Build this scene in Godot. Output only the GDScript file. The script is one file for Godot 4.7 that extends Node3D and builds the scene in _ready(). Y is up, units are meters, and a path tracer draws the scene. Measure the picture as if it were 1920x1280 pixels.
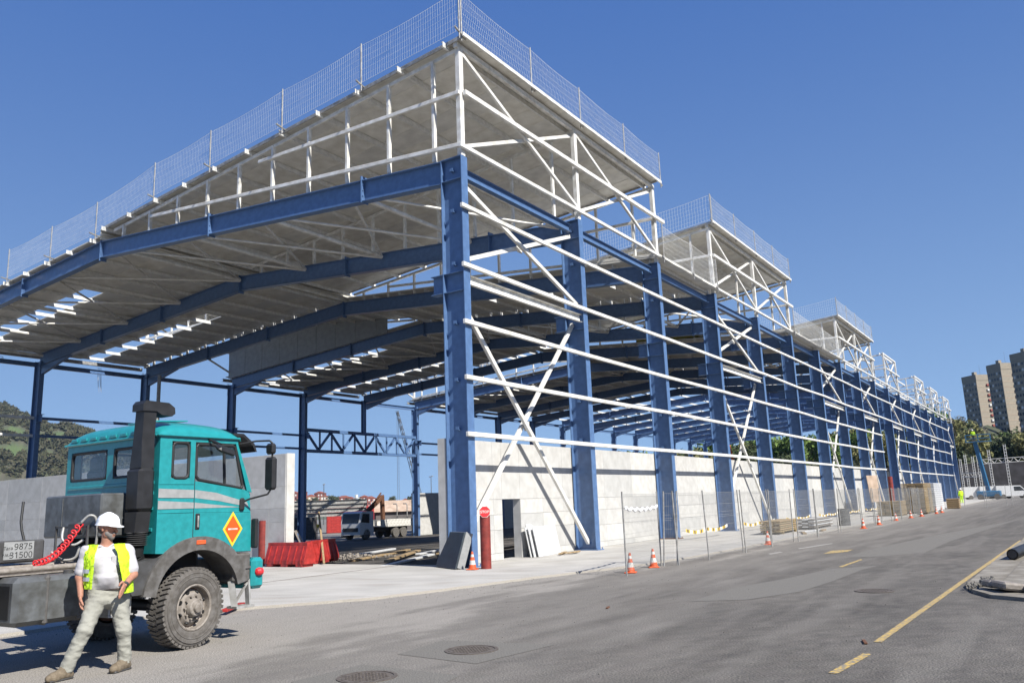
extends Node3D

const BAY := 7.5
const CX := 0.16
const EAVE := 12.45
const RIDGE := 13.95
const MID := -20.2
const FAR := -40.6
const ROAD := -0.05
var M := {}
var taken := {}
var rng := RandomNumberGenerator.new()
var noise := FastNoiseLite.new()

class MB:
	var v := PackedVector3Array()
	var n := PackedVector3Array()
	var c := PackedColorArray()
	var uv := PackedVector2Array()
	var col := Color(1, 1, 1)
	var use_col := false
	func t3(a: Vector3, b: Vector3, d: Vector3, na: Vector3, nb: Vector3, nd: Vector3) -> void:
		v.append(a); v.append(b); v.append(d)
		n.append(na); n.append(nb); n.append(nd)
		for i in 3:
			c.append(col)
			uv.append(Vector2.ZERO)
	func tri(a: Vector3, b: Vector3, d: Vector3, out: Vector3) -> void:
		var nn := (b - a).cross(d - a)
		if nn.length_squared() < 1e-16:
			return
		nn = nn.normalized()
		if nn.dot(out) < 0.0:
			t3(a, b, d, -nn, -nn, -nn)
		else:
			t3(a, d, b, nn, nn, nn)
	func quad(a: Vector3, b: Vector3, d: Vector3, e: Vector3, out: Vector3) -> void:
		tri(a, b, d, out)
		tri(a, d, e, out)
	func squad(a: Vector3, b: Vector3, d: Vector3, e: Vector3, na: Vector3, nb: Vector3, nd: Vector3, ne: Vector3) -> void:
		if (b - a).cross(d - a).dot(na + nd) > 0.0:
			t3(a, d, b, na, nd, nb); t3(a, e, d, na, ne, nd)
		else:
			t3(a, b, d, na, nb, nd); t3(a, d, e, na, nd, ne)
	func box(t: Transform3D, s: Vector3) -> void:
		var h := s * 0.5
		for ax in 3:
			for sg in [-1.0, 1.0]:
				var o := Vector3.ZERO; var p := Vector3.ZERO; var q := Vector3.ZERO
				o[ax] = sg * h[ax]; p[(ax + 1) % 3] = h[(ax + 1) % 3]; q[(ax + 2) % 3] = h[(ax + 2) % 3]
				quad(t * (o - p - q), t * (o + p - q), t * (o + p + q), t * (o - p + q), t.basis * o)
	func bx(lo: Vector3, hi: Vector3) -> void:
		box(Transform3D(Basis(), (lo + hi) * 0.5), (hi - lo).abs())
	func cbox(t: Transform3D, s: Vector3, r: float) -> void:
		# box with chamfered edges
		var h := s * 0.5
		r = min(r, min(h.x, min(h.y, h.z)) * 0.95)
		var k := h - Vector3(r, r, r)
		for ax in 3:
			var a1 := (ax + 1) % 3; var a2 := (ax + 2) % 3
			for sg in [-1.0, 1.0]:
				var o := Vector3.ZERO; var p := Vector3.ZERO; var q := Vector3.ZERO
				o[ax] = sg * h[ax]; p[a1] = k[a1]; q[a2] = k[a2]
				quad(t * (o - p - q), t * (o + p - q), t * (o + p + q), t * (o - p + q), t.basis * o)
			for s1 in [-1.0, 1.0]:
				for s2 in [-1.0, 1.0]:
					var a := Vector3.ZERO; var b := Vector3.ZERO
					a[a1] = s1 * h[a1]; a[a2] = s2 * k[a2]
					b[a1] = s1 * k[a1]; b[a2] = s2 * h[a2]
					var e := Vector3.ZERO; e[ax] = k[ax]
					quad(t * (a - e), t * (b - e), t * (b + e), t * (a + e), t.basis * (a + b))
		for sx in [-1.0, 1.0]:
			for sy in [-1.0, 1.0]:
				for sz in [-1.0, 1.0]:
					tri(t * Vector3(sx * h.x, sy * k.y, sz * k.z), t * Vector3(sx * k.x, sy * h.y, sz * k.z), t * Vector3(sx * k.x, sy * k.y, sz * h.z), t.basis * Vector3(sx, sy, sz))
	func cb(lo: Vector3, hi: Vector3, r: float) -> void:
		cbox(Transform3D(Basis(), (lo + hi) * 0.5), (hi - lo).abs(), r)
	static func along(a: Vector3, b: Vector3, up := Vector3.UP) -> Transform3D:
		var z := (b - a).normalized()
		if absf(z.dot(up)) > 0.995:
			up = Vector3.RIGHT if absf(z.x) < 0.9 else Vector3.UP
		var x := up.cross(z).normalized()
		return Transform3D(Basis(x, z.cross(x), z), (a + b) * 0.5)
	func bar(a: Vector3, b: Vector3, w: float, h: float, up := Vector3.UP) -> void:
		box(along(a, b, up), Vector3(w, h, a.distance_to(b)))
	func cbar(a: Vector3, b: Vector3, w: float, h: float, r: float, up := Vector3.UP) -> void:
		cbox(along(a, b, up), Vector3(w, h, a.distance_to(b)), r)
	func ibeam(a: Vector3, b: Vector3, up: Vector3, depth: float, width: float, tf: float, tw: float) -> void:
		var t := along(a, b, up)
		var l := a.distance_to(b)
		for s in [-1.0, 1.0]:
			box(t * Transform3D(Basis(), Vector3(0, s * (depth - tf) * 0.5, 0)), Vector3(width, tf, l))
		box(t, Vector3(tw, depth - 2.0 * tf, l))
	func channel(a: Vector3, b: Vector3, up: Vector3, depth: float, width: float, tk: float) -> void:
		var t := along(a, b, up)
		var l := a.distance_to(b)
		for s in [-1.0, 1.0]:
			box(t * Transform3D(Basis(), Vector3(tk * 0.5, s * (depth - tk) * 0.5, 0)), Vector3(width - tk, tk, l))
		box(t * Transform3D(Basis(), Vector3(-(width - tk) * 0.5, 0, 0)), Vector3(tk, depth, l))
	func cyl(a: Vector3, b: Vector3, r0: float, r1: float, seg := 12, caps := true) -> void:
		var t := along(a, b)
		var l := a.distance_to(b) * 0.5
		for i in seg:
			var u := TAU * i / seg; var w := TAU * (i + 1) / seg
			var d0 := Vector3(cos(u), sin(u), 0); var d1 := Vector3(cos(w), sin(w), 0)
			var z := Vector3(0, 0, l)
			squad(t * (d0 * r0 - z), t * (d1 * r0 - z), t * (d1 * r1 + z), t * (d0 * r1 + z), t.basis * d0, t.basis * d1, t.basis * d1, t.basis * d0)
			if caps:
				tri(t * -z, t * (d0 * r0 - z), t * (d1 * r0 - z), t.basis * -z)
				tri(t * z, t * (d0 * r1 + z), t * (d1 * r1 + z), t.basis * z)
	func wire(a: Vector3, b: Vector3, r: float) -> void:
		cyl(a, b, r, r, 3, false)
	func tube(p: PackedVector3Array, r: float, seg := 8) -> void:
		for i in p.size() - 1:
			cyl(p[i], p[i + 1], r, r, seg, true)
	func lathe(t: Transform3D, prof: Array, seg := 24, smooth := true) -> void:
		# prof: Vector2(radius, y) from bottom to top, axis y
		for k in prof.size() - 1:
			var p: Vector2 = prof[k]; var q: Vector2 = prof[k + 1]
			var sl := Vector2(q.y - p.y, p.x - q.x)
			if sl.length() < 1e-7:
				continue
			sl = sl.normalized()
			for i in seg:
				var u := TAU * i / seg; var w := TAU * (i + 1) / seg
				var d0 := Vector3(cos(u), 0, sin(u)); var d1 := Vector3(cos(w), 0, sin(w))
				var n0 := (t.basis * (d0 * sl.x + Vector3(0, sl.y, 0))).normalized()
				var n1 := (t.basis * (d1 * sl.x + Vector3(0, sl.y, 0))).normalized()
				var y0 := Vector3(0, p.y, 0); var y1 := Vector3(0, q.y, 0)
				if p.x < 1e-6:
					t3f(t * y0, t * (d1 * q.x + y1), t * (d0 * q.x + y1), n0, n1, n0)
				elif q.x < 1e-6:
					t3f(t * (d0 * p.x + y0), t * (d1 * p.x + y0), t * y1, n0, n1, n0)
				else:
					squad(t * (d0 * p.x + y0), t * (d1 * p.x + y0), t * (d1 * q.x + y1), t * (d0 * q.x + y1), n0, n1, n1, n0)
	func t3f(a: Vector3, b: Vector3, d: Vector3, na: Vector3, nb: Vector3, nd: Vector3) -> void:
		if (b - a).cross(d - a).dot(na + nb + nd) > 0.0:
			t3(a, d, b, na, nd, nb)
		else:
			t3(a, b, d, na, nb, nd)
	func prism(poly: PackedVector2Array, t: Transform3D, depth: float) -> void:
		# polygon in local xy, extruded along local z from 0 to depth
		var ids := Geometry2D.triangulate_polygon(poly)
		for i in range(0, ids.size(), 3):
			for z in [0.0, depth]:
				var q := []
				for k in 3:
					q.append(t * Vector3(poly[ids[i + k]].x, poly[ids[i + k]].y, z))
				tri(q[0], q[1], q[2], t.basis * Vector3(0, 0, 1.0 if z > 0.0 else -1.0) * signf(depth))
		var cw := Geometry2D.is_polygon_clockwise(poly)
		for i in poly.size():
			var a := poly[i]; var b := poly[(i + 1) % poly.size()]
			var o := Vector2(b.y - a.y, a.x - b.x)
			if cw:
				o = -o
			quad(t * Vector3(a.x, a.y, 0), t * Vector3(b.x, b.y, 0), t * Vector3(b.x, b.y, depth), t * Vector3(a.x, a.y, depth), t.basis * Vector3(o.x, o.y, 0))
	func mesh() -> ArrayMesh:
		var a := []
		a.resize(Mesh.ARRAY_MAX)
		a[Mesh.ARRAY_VERTEX] = v
		a[Mesh.ARRAY_NORMAL] = n
		if use_col:
			a[Mesh.ARRAY_COLOR] = c
		a[Mesh.ARRAY_TEX_UV] = uv
		var m := ArrayMesh.new()
		m.add_surface_from_arrays(Mesh.PRIMITIVE_TRIANGLES, a)
		return m

func lin(r: float, g: float, b: float) -> Color:
	return Color(r, g, b).linear_to_srgb()

func numbered(called: String) -> String:
	if not taken.has(called):
		taken[called] = 0
		return called
	taken[called] += 1
	return "%s_%03d" % [called, taken[called]]

func thing(called: String, label: String, cat: String, at := Vector3.ZERO, group := "", turn := 0.0) -> Node3D:
	var o := Node3D.new()
	o.name = numbered(called)
	add_child(o)
	o.position = at
	o.rotation.y = turn
	metas(o, label, cat, group)
	return o

func metas(o: Node, label: String, cat: String, group := "") -> void:
	o.set_meta("label", label)
	o.set_meta("category", cat)
	if group != "":
		o.set_meta("group", group)

func part(parent: Node, called: String, m, mat: Material, xf := Transform3D()) -> MeshInstance3D:
	var o := MeshInstance3D.new()
	o.name = called
	o.mesh = m.mesh() if m is MB else m
	o.material_override = mat
	parent.add_child(o, true)
	o.transform = xf
	return o

func single(called: String, label: String, cat: String, m, mat: Material, xf := Transform3D(), group := "") -> MeshInstance3D:
	var o := MeshInstance3D.new()
	o.name = numbered(called)
	o.mesh = m.mesh() if m is MB else m
	o.material_override = mat
	add_child(o)
	o.transform = xf
	metas(o, label, cat, group)
	return o

func structure(called: String, m, mat: Material, parent: Node = null) -> MeshInstance3D:
	var o := MeshInstance3D.new()
	o.mesh = m.mesh() if m is MB else m
	o.material_override = mat
	if parent == null:
		o.name = numbered(called)
		add_child(o)
		o.set_meta("kind", "structure")
		o.set_meta("label", called.replace("_", " ") + " of the building site")
	else:
		o.name = called
		parent.add_child(o, true)
	return o

func at(x: float, y: float, z: float) -> Transform3D:
	return Transform3D(Basis(), Vector3(x, y, z))

func copy_of(src: Node3D, pos: Vector3, turn := 0.0, label := "", group := "") -> Node3D:
	var base := String(src.name)
	var o: Node3D = src.duplicate()
	o.name = numbered(base)
	add_child(o)
	o.position = pos
	o.rotation.y = turn
	if label != "":
		o.set_meta("label", label)
	if group != "":
		o.set_meta("group", group)
	return o

# ---------- procedural materials ----------
func noise_tex(freq: float, lo: Color, hi: Color, oct := 4, size := 512, sd := 1, kind := FastNoiseLite.TYPE_SIMPLEX_SMOOTH) -> NoiseTexture2D:
	var f := FastNoiseLite.new()
	f.noise_type = kind
	f.frequency = freq
	f.fractal_octaves = oct
	f.seed = sd
	var t := NoiseTexture2D.new()
	t.noise = f
	t.width = size; t.height = size
	t.seamless = true
	var g := Gradient.new()
	g.set_color(0, lo); g.set_color(1, hi)
	t.color_ramp = g
	return t

func bump_tex(freq: float, strength: float, oct := 4, sd := 3) -> NoiseTexture2D:
	var t := noise_tex(freq, Color.BLACK, Color.WHITE, oct, 512, sd)
	t.color_ramp = null
	t.as_normal_map = true
	t.bump_strength = strength
	return t

func mat(c: Color, rough := 0.7, metal := 0.0) -> StandardMaterial3D:
	var m := StandardMaterial3D.new()
	m.albedo_color = c
	m.roughness = rough
	m.metallic = metal
	return m

func tmat(c: Color, rough: float, tex: Texture2D, scale: float, bump: Texture2D = null, bump_amt := 0.5, metal := 0.0) -> StandardMaterial3D:
	var m := mat(c, rough, metal)
	m.albedo_texture = tex
	m.uv1_triplanar = true
	m.uv1_world_triplanar = true
	m.uv1_scale = Vector3(scale, scale, scale)
	if bump:
		m.normal_enabled = true
		m.normal_texture = bump
		m.normal_scale = bump_amt
	return m

func worn_tex() -> NoiseTexture2D:
	# yellow road paint worn through to the asphalt in patches
	var t := noise_tex(0.035, Color(0.47, 0.45, 0.41), Color(0.72, 0.6, 0.33), 6, 512, 61)
	t.color_ramp.set_offset(0, 0.34)
	t.color_ramp.set_offset(1, 0.62)
	return t

func make_materials() -> void:
	var soft := noise_tex(0.012, Color(0.86, 0.86, 0.86), Color(1, 1, 1), 5, 512, 2)
	var dirty := noise_tex(0.006, Color(0.7, 0.68, 0.65), Color(1, 1, 1), 6, 512, 5)
	var grain := noise_tex(0.09, Color(0.7, 0.7, 0.7), Color(1, 1, 1), 3, 512, 7)
	var grit := noise_tex(0.2, Color(0.42, 0.42, 0.42), Color(1, 1, 1), 3, 1024, 9)
	var streak := noise_tex(0.008, Color(0.9, 0.897, 0.89), Color(1, 1, 1), 5, 512, 12)
	var bump := bump_tex(0.06, 4.0)
	var fine := bump_tex(0.2, 6.0, 3, 8)
	M.blue = tmat(lin(0.1, 0.18, 0.345), 0.33, soft, 0.5)
	M.white = tmat(lin(0.8, 0.8, 0.78), 0.45, noise_tex(0.012, Color(0.8, 0.78, 0.74), Color(1, 1, 1), 6, 512, 6), 0.35)
	M.galv = tmat(lin(0.42, 0.42, 0.41), 0.5, dirty, 1.5, null, 0.5, 0.25)
	M.sheet = tmat(lin(0.8, 0.78, 0.715), 0.6, noise_tex(0.01, Color(0.87, 0.86, 0.84), Color(1, 1, 1), 5, 512, 16), 0.25)
	M.sheet2 = tmat(lin(0.77, 0.75, 0.69), 0.6, soft, 0.2)
	M.purlin = tmat(lin(0.76, 0.75, 0.71), 0.5, soft, 0.5)
	M.clad = tmat(lin(0.3, 0.31, 0.31), 0.5, soft, 0.3)
	M.concrete = tmat(lin(0.5, 0.49, 0.465), 0.85, streak, 0.45, bump, 0.15)
	M.concrete2 = tmat(lin(0.46, 0.455, 0.435), 0.85, streak, 0.37, bump, 0.15)
	M.concrete3 = tmat(lin(0.54, 0.53, 0.5), 0.85, streak, 0.52, bump, 0.15)
	M.dirt = tmat(lin(0.11, 0.1, 0.09), 0.95, dirty, 0.3, bump, 0.8)
	M.steel = tmat(lin(0.2, 0.2, 0.2), 0.5, dirty, 1.2, null, 0.5, 0.6)
	M.rust = tmat(lin(0.16, 0.07, 0.035), 0.85, dirty, 2.0)
	M.teal = tmat(lin(0.018, 0.27, 0.285), 0.33, noise_tex(0.02, Color(0.86, 0.87, 0.87), Color(1, 1, 1), 5, 512, 26), 0.8)
	M.teal.clearcoat_enabled = true
	M.teal.clearcoat = 0.4
	M.teal.clearcoat_roughness = 0.15
	M.black_plastic = tmat(lin(0.022, 0.022, 0.024), 0.5, dirty, 1.5)
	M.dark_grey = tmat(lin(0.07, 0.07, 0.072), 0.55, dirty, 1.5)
	M.fender = tmat(lin(0.13, 0.125, 0.12), 0.7, dirty, 2.2)
	M.tank = tmat(lin(0.17, 0.18, 0.185), 0.42, dirty, 1.6, null, 0.5, 0.35)
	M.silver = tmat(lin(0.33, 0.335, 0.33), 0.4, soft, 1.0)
	M.rubber = tmat(lin(0.15, 0.14, 0.13), 0.9, dirty, 3.0, fine, 0.4)
	M.hub = tmat(lin(0.3, 0.27, 0.24), 0.75, dirty, 4.0)
	M.glass = mat(Color(0.35, 0.42, 0.42, 0.1), 0.03)
	M.glass.transparency = BaseMaterial3D.TRANSPARENCY_ALPHA
	M.dark_glass = mat(lin(0.01, 0.012, 0.015), 0.05)
	M.gum = mat(lin(0.015, 0.015, 0.015), 0.6)
	M.red = tmat(lin(0.45, 0.035, 0.03), 0.5, dirty, 1.3)
	M.red_post = tmat(lin(0.26, 0.035, 0.025), 0.65, dirty, 1.6)
	M.bright_red = mat(lin(0.62, 0.03, 0.035), 0.4)
	M.orange = tmat(lin(0.75, 0.12, 0.03), 0.55, dirty, 2.0)
	M.paint_white = tmat(lin(0.75, 0.74, 0.7), 0.55, dirty, 2.0)
	M.yellow = mat(lin(0.75, 0.48, 0.03), 0.5)
	M.orange_sign = mat(lin(0.75, 0.09, 0.01), 0.45)
	M.hivis = tmat(lin(0.55, 0.85, 0.02), 0.8, noise_tex(0.05, Color(0.85, 0.85, 0.85), Color(1, 1, 1), 3, 256, 31), 3.0, bump_tex(0.012, 8.0, 3, 41), 0.15)
	M.tape_silver = mat(lin(0.5, 0.52, 0.55), 0.35)
	M.skin = tmat(lin(0.42, 0.2, 0.13), 0.6, soft, 4.0)
	M.shirt = tmat(lin(0.5, 0.485, 0.5), 0.85, soft, 0.8, bump_tex(0.012, 10.0, 3, 44), 0.5)
	M.trousers = tmat(lin(0.33, 0.325, 0.28), 0.9, soft, 0.8)
	M.boot = tmat(lin(0.2, 0.16, 0.11), 0.85, dirty, 6.0)
	M.helmet = mat(lin(0.82, 0.82, 0.83), 0.3)
	M.beard = tmat(lin(0.24, 0.215, 0.2), 0.95, grain, 12.0)
	M.hair = mat(lin(0.08, 0.06, 0.05), 0.9)
	M.wood = tmat(lin(0.4, 0.29, 0.16), 0.85, dirty, 2.5)
	M.wood2 = tmat(lin(0.34, 0.26, 0.13), 0.85, dirty, 2.0)
	M.panel_white = tmat(lin(0.66, 0.66, 0.65), 0.5, soft, 0.7)
	M.panel_dark = tmat(lin(0.045, 0.06, 0.075), 0.5, dirty, 1.2)
	M.apron = tmat(Color(1, 1, 1), 0.92, noise_tex(0.06, Color(0.74, 0.73, 0.71), Color(1, 1, 1), 5, 1024, 53), 0.5, bump, 0.25)
	M.apron.vertex_color_use_as_albedo = true
	M.asphalt = tmat(Color(1, 1, 1), 0.9, grit, 0.23, fine, 0.22)
	M.asphalt.vertex_color_use_as_albedo = true
	M.ground = tmat(Color(1, 1, 1), 0.95, dirty, 0.07)
	M.ground.vertex_color_use_as_albedo = true
	M.iron = tmat(lin(0.15, 0.13, 0.115), 0.75, dirty, 5.0, null, 0.5, 0.15)
	M.patch = tmat(lin(0.3, 0.28, 0.245), 0.9, grit, 0.27, fine, 0.2)
	M.marking = tmat(Color(1, 1, 1), 0.85, worn_tex(), 0.8)
	M.mark_white = tmat(lin(0.42, 0.41, 0.39), 0.85, dirty, 2.0)
	M.veg = mat(Color(1, 1, 1), 0.9)
	M.veg.vertex_color_use_as_albedo = true
	M.bark = tmat(lin(0.1, 0.075, 0.05), 0.95, dirty, 1.0)
	M.insulation = tmat(lin(0.2, 0.19, 0.03), 0.9, dirty, 1.0)
	M.orange_machine = mat(lin(0.6, 0.12, 0.02), 0.5)
	M.blue_machine = mat(lin(0.02, 0.11, 0.22), 0.45)
	M.brick = tmat(lin(0.33, 0.11, 0.08), 0.85, dirty, 0.3)
	M.stucco = tmat(lin(0.55, 0.42, 0.32), 0.85, dirty, 0.3)
	M.tower_light = tmat(lin(0.32, 0.275, 0.21), 0.85, soft, 0.1)
	M.shed_wall = tmat(lin(0.14, 0.13, 0.13), 0.85, dirty, 0.15)
	M.tower_white = mat(lin(0.6, 0.59, 0.57), 0.7)
	M.window = mat(lin(0.04, 0.045, 0.055), 0.12)
	M.cable = mat(lin(0.55, 0.55, 0.52), 0.6)
	M.net = mat(lin(0.6, 0.6, 0.58), 0.7)
	M.darkwire = mat(lin(0.3, 0.3, 0.29), 0.6)
	M.ribbon = mat(Color(1, 1, 1), 0.5)
	M.ribbon.vertex_color_use_as_albedo = true
	M.island = tmat(lin(0.27, 0.25, 0.215), 0.9, dirty, 0.5, bump, 0.3)
	M.bag = mat(lin(0.7, 0.7, 0.7), 0.5)
	M.tower_red = mat(lin(0.25, 0.06, 0.045), 0.8)
	M.retain = tmat(lin(0.1, 0.092, 0.09), 0.9, dirty, 0.12)

# ---------- camera and light ----------
var cam_pos := Vector3(-19.1897, 1.66126, 14.2285)
var cam_basis: Basis
const FOCAL := 1535.0

func setup_camera() -> void:
	var yaw := 0.99038; var pitch := 0.19805; var roll := -0.037543
	var f := Vector3(sin(yaw) * cos(pitch), sin(pitch), -cos(yaw) * cos(pitch))
	var r := f.cross(Vector3.UP).normalized()
	var u := r.cross(f)
	var r2 := r * cos(roll) + u * sin(roll)
	var u2 := u * cos(roll) - r * sin(roll)
	cam_basis = Basis(r2, u2, -f)
	var cam := Camera3D.new()
	cam.name = "camera"
	add_child(cam)
	cam.transform = Transform3D(cam_basis, cam_pos)
	cam.fov = rad_to_deg(2.0 * atan(640.0 / FOCAL))
	cam.near = 0.1
	cam.far = 6000.0
	cam.current = true

func ray(px: float, py: float) -> Vector3:
	return cam_basis * Vector3((px - 960.0) / FOCAL, -(py - 640.0) / FOCAL, -1.0)

func P(px: float, py: float, h := ROAD) -> Vector3:
	# the point at height h that the photograph shows at this pixel
	var d := ray(px, py)
	return cam_pos + d * ((h - cam_pos.y) / d.y)

func away(px: float, py: float, dist: float) -> Vector3:
	return cam_pos + ray(px, py).normalized() * dist

func setup_light() -> void:
	var env := Environment.new()
	env.background_mode = Environment.BG_SKY
	var sm := ProceduralSkyMaterial.new()
	sm.sky_top_color = Color(0.175, 0.313, 0.550)
	sm.sky_horizon_color = Color(0.485, 0.601, 0.726)
	sm.sky_curve = 0.22
	sm.ground_horizon_color = Color(0.55, 0.62, 0.68)
	sm.ground_bottom_color = Color(0.3, 0.29, 0.28)
	sm.sun_angle_max = 1.0
	var sky := Sky.new()
	sky.sky_material = sm
	env.sky = sky
	env.tonemap_mode = Environment.TONE_MAPPER_LINEAR
	env.tonemap_exposure = 1.75
	env.fog_enabled = true
	env.fog_density = 0.00006
	env.fog_light_color = Color(0.66, 0.79, 0.95)
	env.sdfgi_enabled = true
	env.ssao_enabled = true
	env.ssil_enabled = true
	var we := WorldEnvironment.new()
	we.name = "environment"
	we.environment = env
	add_child(we)
	var sun := DirectionalLight3D.new()
	sun.name = "sun"
	add_child(sun)
	sun.light_color = Color(1.0, 0.985, 0.955)
	sun.light_energy = 1.5
	sun.light_angular_distance = 0.5
	sun.shadow_enabled = true
	sun.look_at_from_position(Vector3.ZERO, Vector3(0.25, -0.97, -1.0), Vector3.UP)

func _ready() -> void:
	rng.seed = 7
	noise.seed = 11
	noise.frequency = 1.0
	noise.fractal_octaves = 3
	setup_camera()
	setup_light()
	make_materials()
	build_ground()
	build_hall()
	build_walls()
	build_background()
	build_truck()
	build_people()
	build_site_things()

# ---------- ground ----------
func ground_y(x: float, z: float) -> float:
	var t := smoothstep(9.0, 33.0, -z)
	return ROAD - 0.03 - t * 0.83

func axis(fine_lo: float, fine_hi: float, step: float, lo: float, hi: float, grow := 1.35) -> PackedFloat32Array:
	var a := []
	var x := fine_lo
	while x < fine_hi:
		a.append(x)
		x += step
	a.append(fine_hi)
	var s := step * 2.0
	x = fine_hi + s
	while x < hi:
		a.append(x)
		s *= grow
		x += s
	a.append(hi)
	s = step * 2.0
	x = fine_lo - s
	while x > lo:
		a.push_front(x)
		s *= grow
		x -= s
	a.push_front(lo)
	return PackedFloat32Array(a)

func sheet(xs: PackedFloat32Array, zs: PackedFloat32Array, height: Callable, colour: Callable) -> MB:
	var b := MB.new()
	b.use_col = true
	var hs := []
	var cs := []
	for i in xs.size():
		var r := PackedFloat32Array(); var q := PackedColorArray()
		for k in zs.size():
			r.append(height.call(xs[i], zs[k]))
			q.append(colour.call(xs[i], zs[k]))
		hs.append(r)
		cs.append(q)
	for i in xs.size() - 1:
		for k in zs.size() - 1:
			var p := [Vector3(xs[i], hs[i][k], zs[k]), Vector3(xs[i + 1], hs[i + 1][k], zs[k]), Vector3(xs[i + 1], hs[i + 1][k + 1], zs[k + 1]), Vector3(xs[i], hs[i][k + 1], zs[k + 1])]
			var q := [cs[i][k], cs[i + 1][k], cs[i + 1][k + 1], cs[i][k + 1]]
			for tr in [[0, 1, 2], [0, 2, 3]]:
				var nn: Vector3 = -(p[tr[1]] - p[tr[0]]).cross(p[tr[2]] - p[tr[0]]).normalized()
				for j in tr:
					b.v.append(p[j]); b.n.append(nn); b.c.append(q[j]); b.uv.append(Vector2.ZERO)
	return b

func apron_edge(x: float) -> float:
	# front edge of the concrete apron (z), read off the photograph
	var pts := [[-60.0, -0.2], [-11.0, 0.1], [-8.96, 1.05], [-6.8, 2.55], [-4.4, 3.1], [-2.1, 3.45], [1.0, 4.3], [5.0, 4.75], [200.0, 5.1]]
	for i in pts.size() - 1:
		if x <= pts[i + 1][0]:
			var t: float = (x - pts[i][0]) / (pts[i + 1][0] - pts[i][0])
			return lerpf(pts[i][1], pts[i + 1][1], t) + 0.09 * noise.get_noise_2d(x * 1.7, 3.0) + 0.03 * noise.get_noise_2d(x * 9.0, 13.0)
	return 5.1

func dust_edge(x: float) -> float:
	# how far the pale dust has been carried out over the asphalt
	var pts := [[-60.0, 8.5], [-20.0, 7.6], [-11.0, 6.4], [-6.0, 4.9], [-2.0, 4.7], [2.0, 5.3], [20.0, 6.0], [200.0, 6.4]]
	for i in pts.size() - 1:
		if x <= pts[i + 1][0]:
			return lerpf(pts[i][1], pts[i + 1][1], (x - pts[i][0]) / (pts[i + 1][0] - pts[i][0]))
	return 6.4

func road_colour(x: float, z: float) -> Color:
	var streaky := noise.get_noise_2d(x * 0.22 + z * 0.05, z * 1.25)
	var fine := noise.get_noise_2d(x * 1.3, z * 3.1 + 40.0)
	var blot := noise.get_noise_2d(x * 0.35 + 90.0, z * 0.4)
	var dz := z - dust_edge(x) + streaky * 1.5 + fine * 0.7 + blot * 0.9
	var dust := 1.0 - smoothstep(-0.8, 0.8, dz)
	var film := (1.0 - smoothstep(-2.0, 2.6, z - dust_edge(x) - 2.6 + streaky * 3.0 + fine * 1.4 + blot * 1.5)) * 0.42
	dust = clampf(maxf(dust, film), 0.0, 1.0)
	var lane := smoothstep(0.12, 0.45, noise.get_noise_2d(x * 0.07 + 7.0, z * 0.9 + 70.0) + fine * 0.2) * 0.6
	var scuff := smoothstep(0.3, 0.55, noise.get_noise_2d(x * 0.3 + 50.0, z * 5.0)) * 0.35
	var crack := smoothstep(0.5, 0.62, noise.get_noise_2d(x * 0.9 + 31.0, z * 2.3 + 12.0)) * 0.22
	var spots := smoothstep(0.38, 0.5, noise.get_noise_2d(x * 3.1 + 5.0, z * 4.3)) * 0.3
	var base := Color(0.205, 0.185, 0.16)
	var speck := noise.get_noise_2d(x * 5.3 + 11.0, z * 6.1)
	var k := 1.0 + fine * 0.3 + blot * 0.32 + speck * 0.3
	base = Color(base.r * k, base.g * k, base.b * k)
	base = base.lerp(Color(0.3, 0.275, 0.24), clampf(lane + spots * 0.5 + scuff, 0.0, 1.0))
	base = base.lerp(Color(0.56, 0.515, 0.455), dust * (0.88 + 0.12 * fine))
	base = base.lerp(Color(0.08, 0.078, 0.076), crack * (1.0 - dust * 0.5))
	return base

func apron_colour(x: float, z: float) -> Color:
	var a := noise.get_noise_2d(x * 0.5, z * 0.7 + 20.0)
	var f := noise.get_noise_2d(x * 2.7, z * 3.0 + 60.0)
	var k := 0.52 + 0.09 * a + 0.07 * f
	var c := Color(k, k * 0.965, k * 0.905)
	var stain := smoothstep(0.25, 0.45, noise.get_noise_2d(x * 0.8 + 15.0, z * 1.1 + 33.0)) * 0.4
	return c.lerp(Color(0.33, 0.295, 0.245), stain)

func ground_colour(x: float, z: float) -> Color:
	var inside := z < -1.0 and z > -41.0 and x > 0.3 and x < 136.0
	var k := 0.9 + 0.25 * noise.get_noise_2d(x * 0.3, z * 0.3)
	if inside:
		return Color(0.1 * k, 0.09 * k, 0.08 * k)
	if Vector2(x, z).length() > 330.0:
		return Color(0.12 * k, 0.14 * k, 0.09 * k)
	return Color(0.26 * k, 0.25 * k, 0.23 * k)

func poly_sheet(px: Array, y: float) -> MB:
	var pl := PackedVector2Array()
	for q in px:
		var w := P(q[0], q[1], y)
		pl.append(Vector2(w.x, w.z))
	return flat_poly(pl, y)

func flat_poly(pl: PackedVector2Array, y: float) -> MB:
	var b := MB.new()
	var ids := Geometry2D.triangulate_polygon(pl)
	for i in range(0, ids.size(), 3):
		b.tri(Vector3(pl[ids[i]].x, y, pl[ids[i]].y), Vector3(pl[ids[i + 1]].x, y, pl[ids[i + 1]].y), Vector3(pl[ids[i + 2]].x, y, pl[ids[i + 2]].y), Vector3.UP)
	return b

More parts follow.
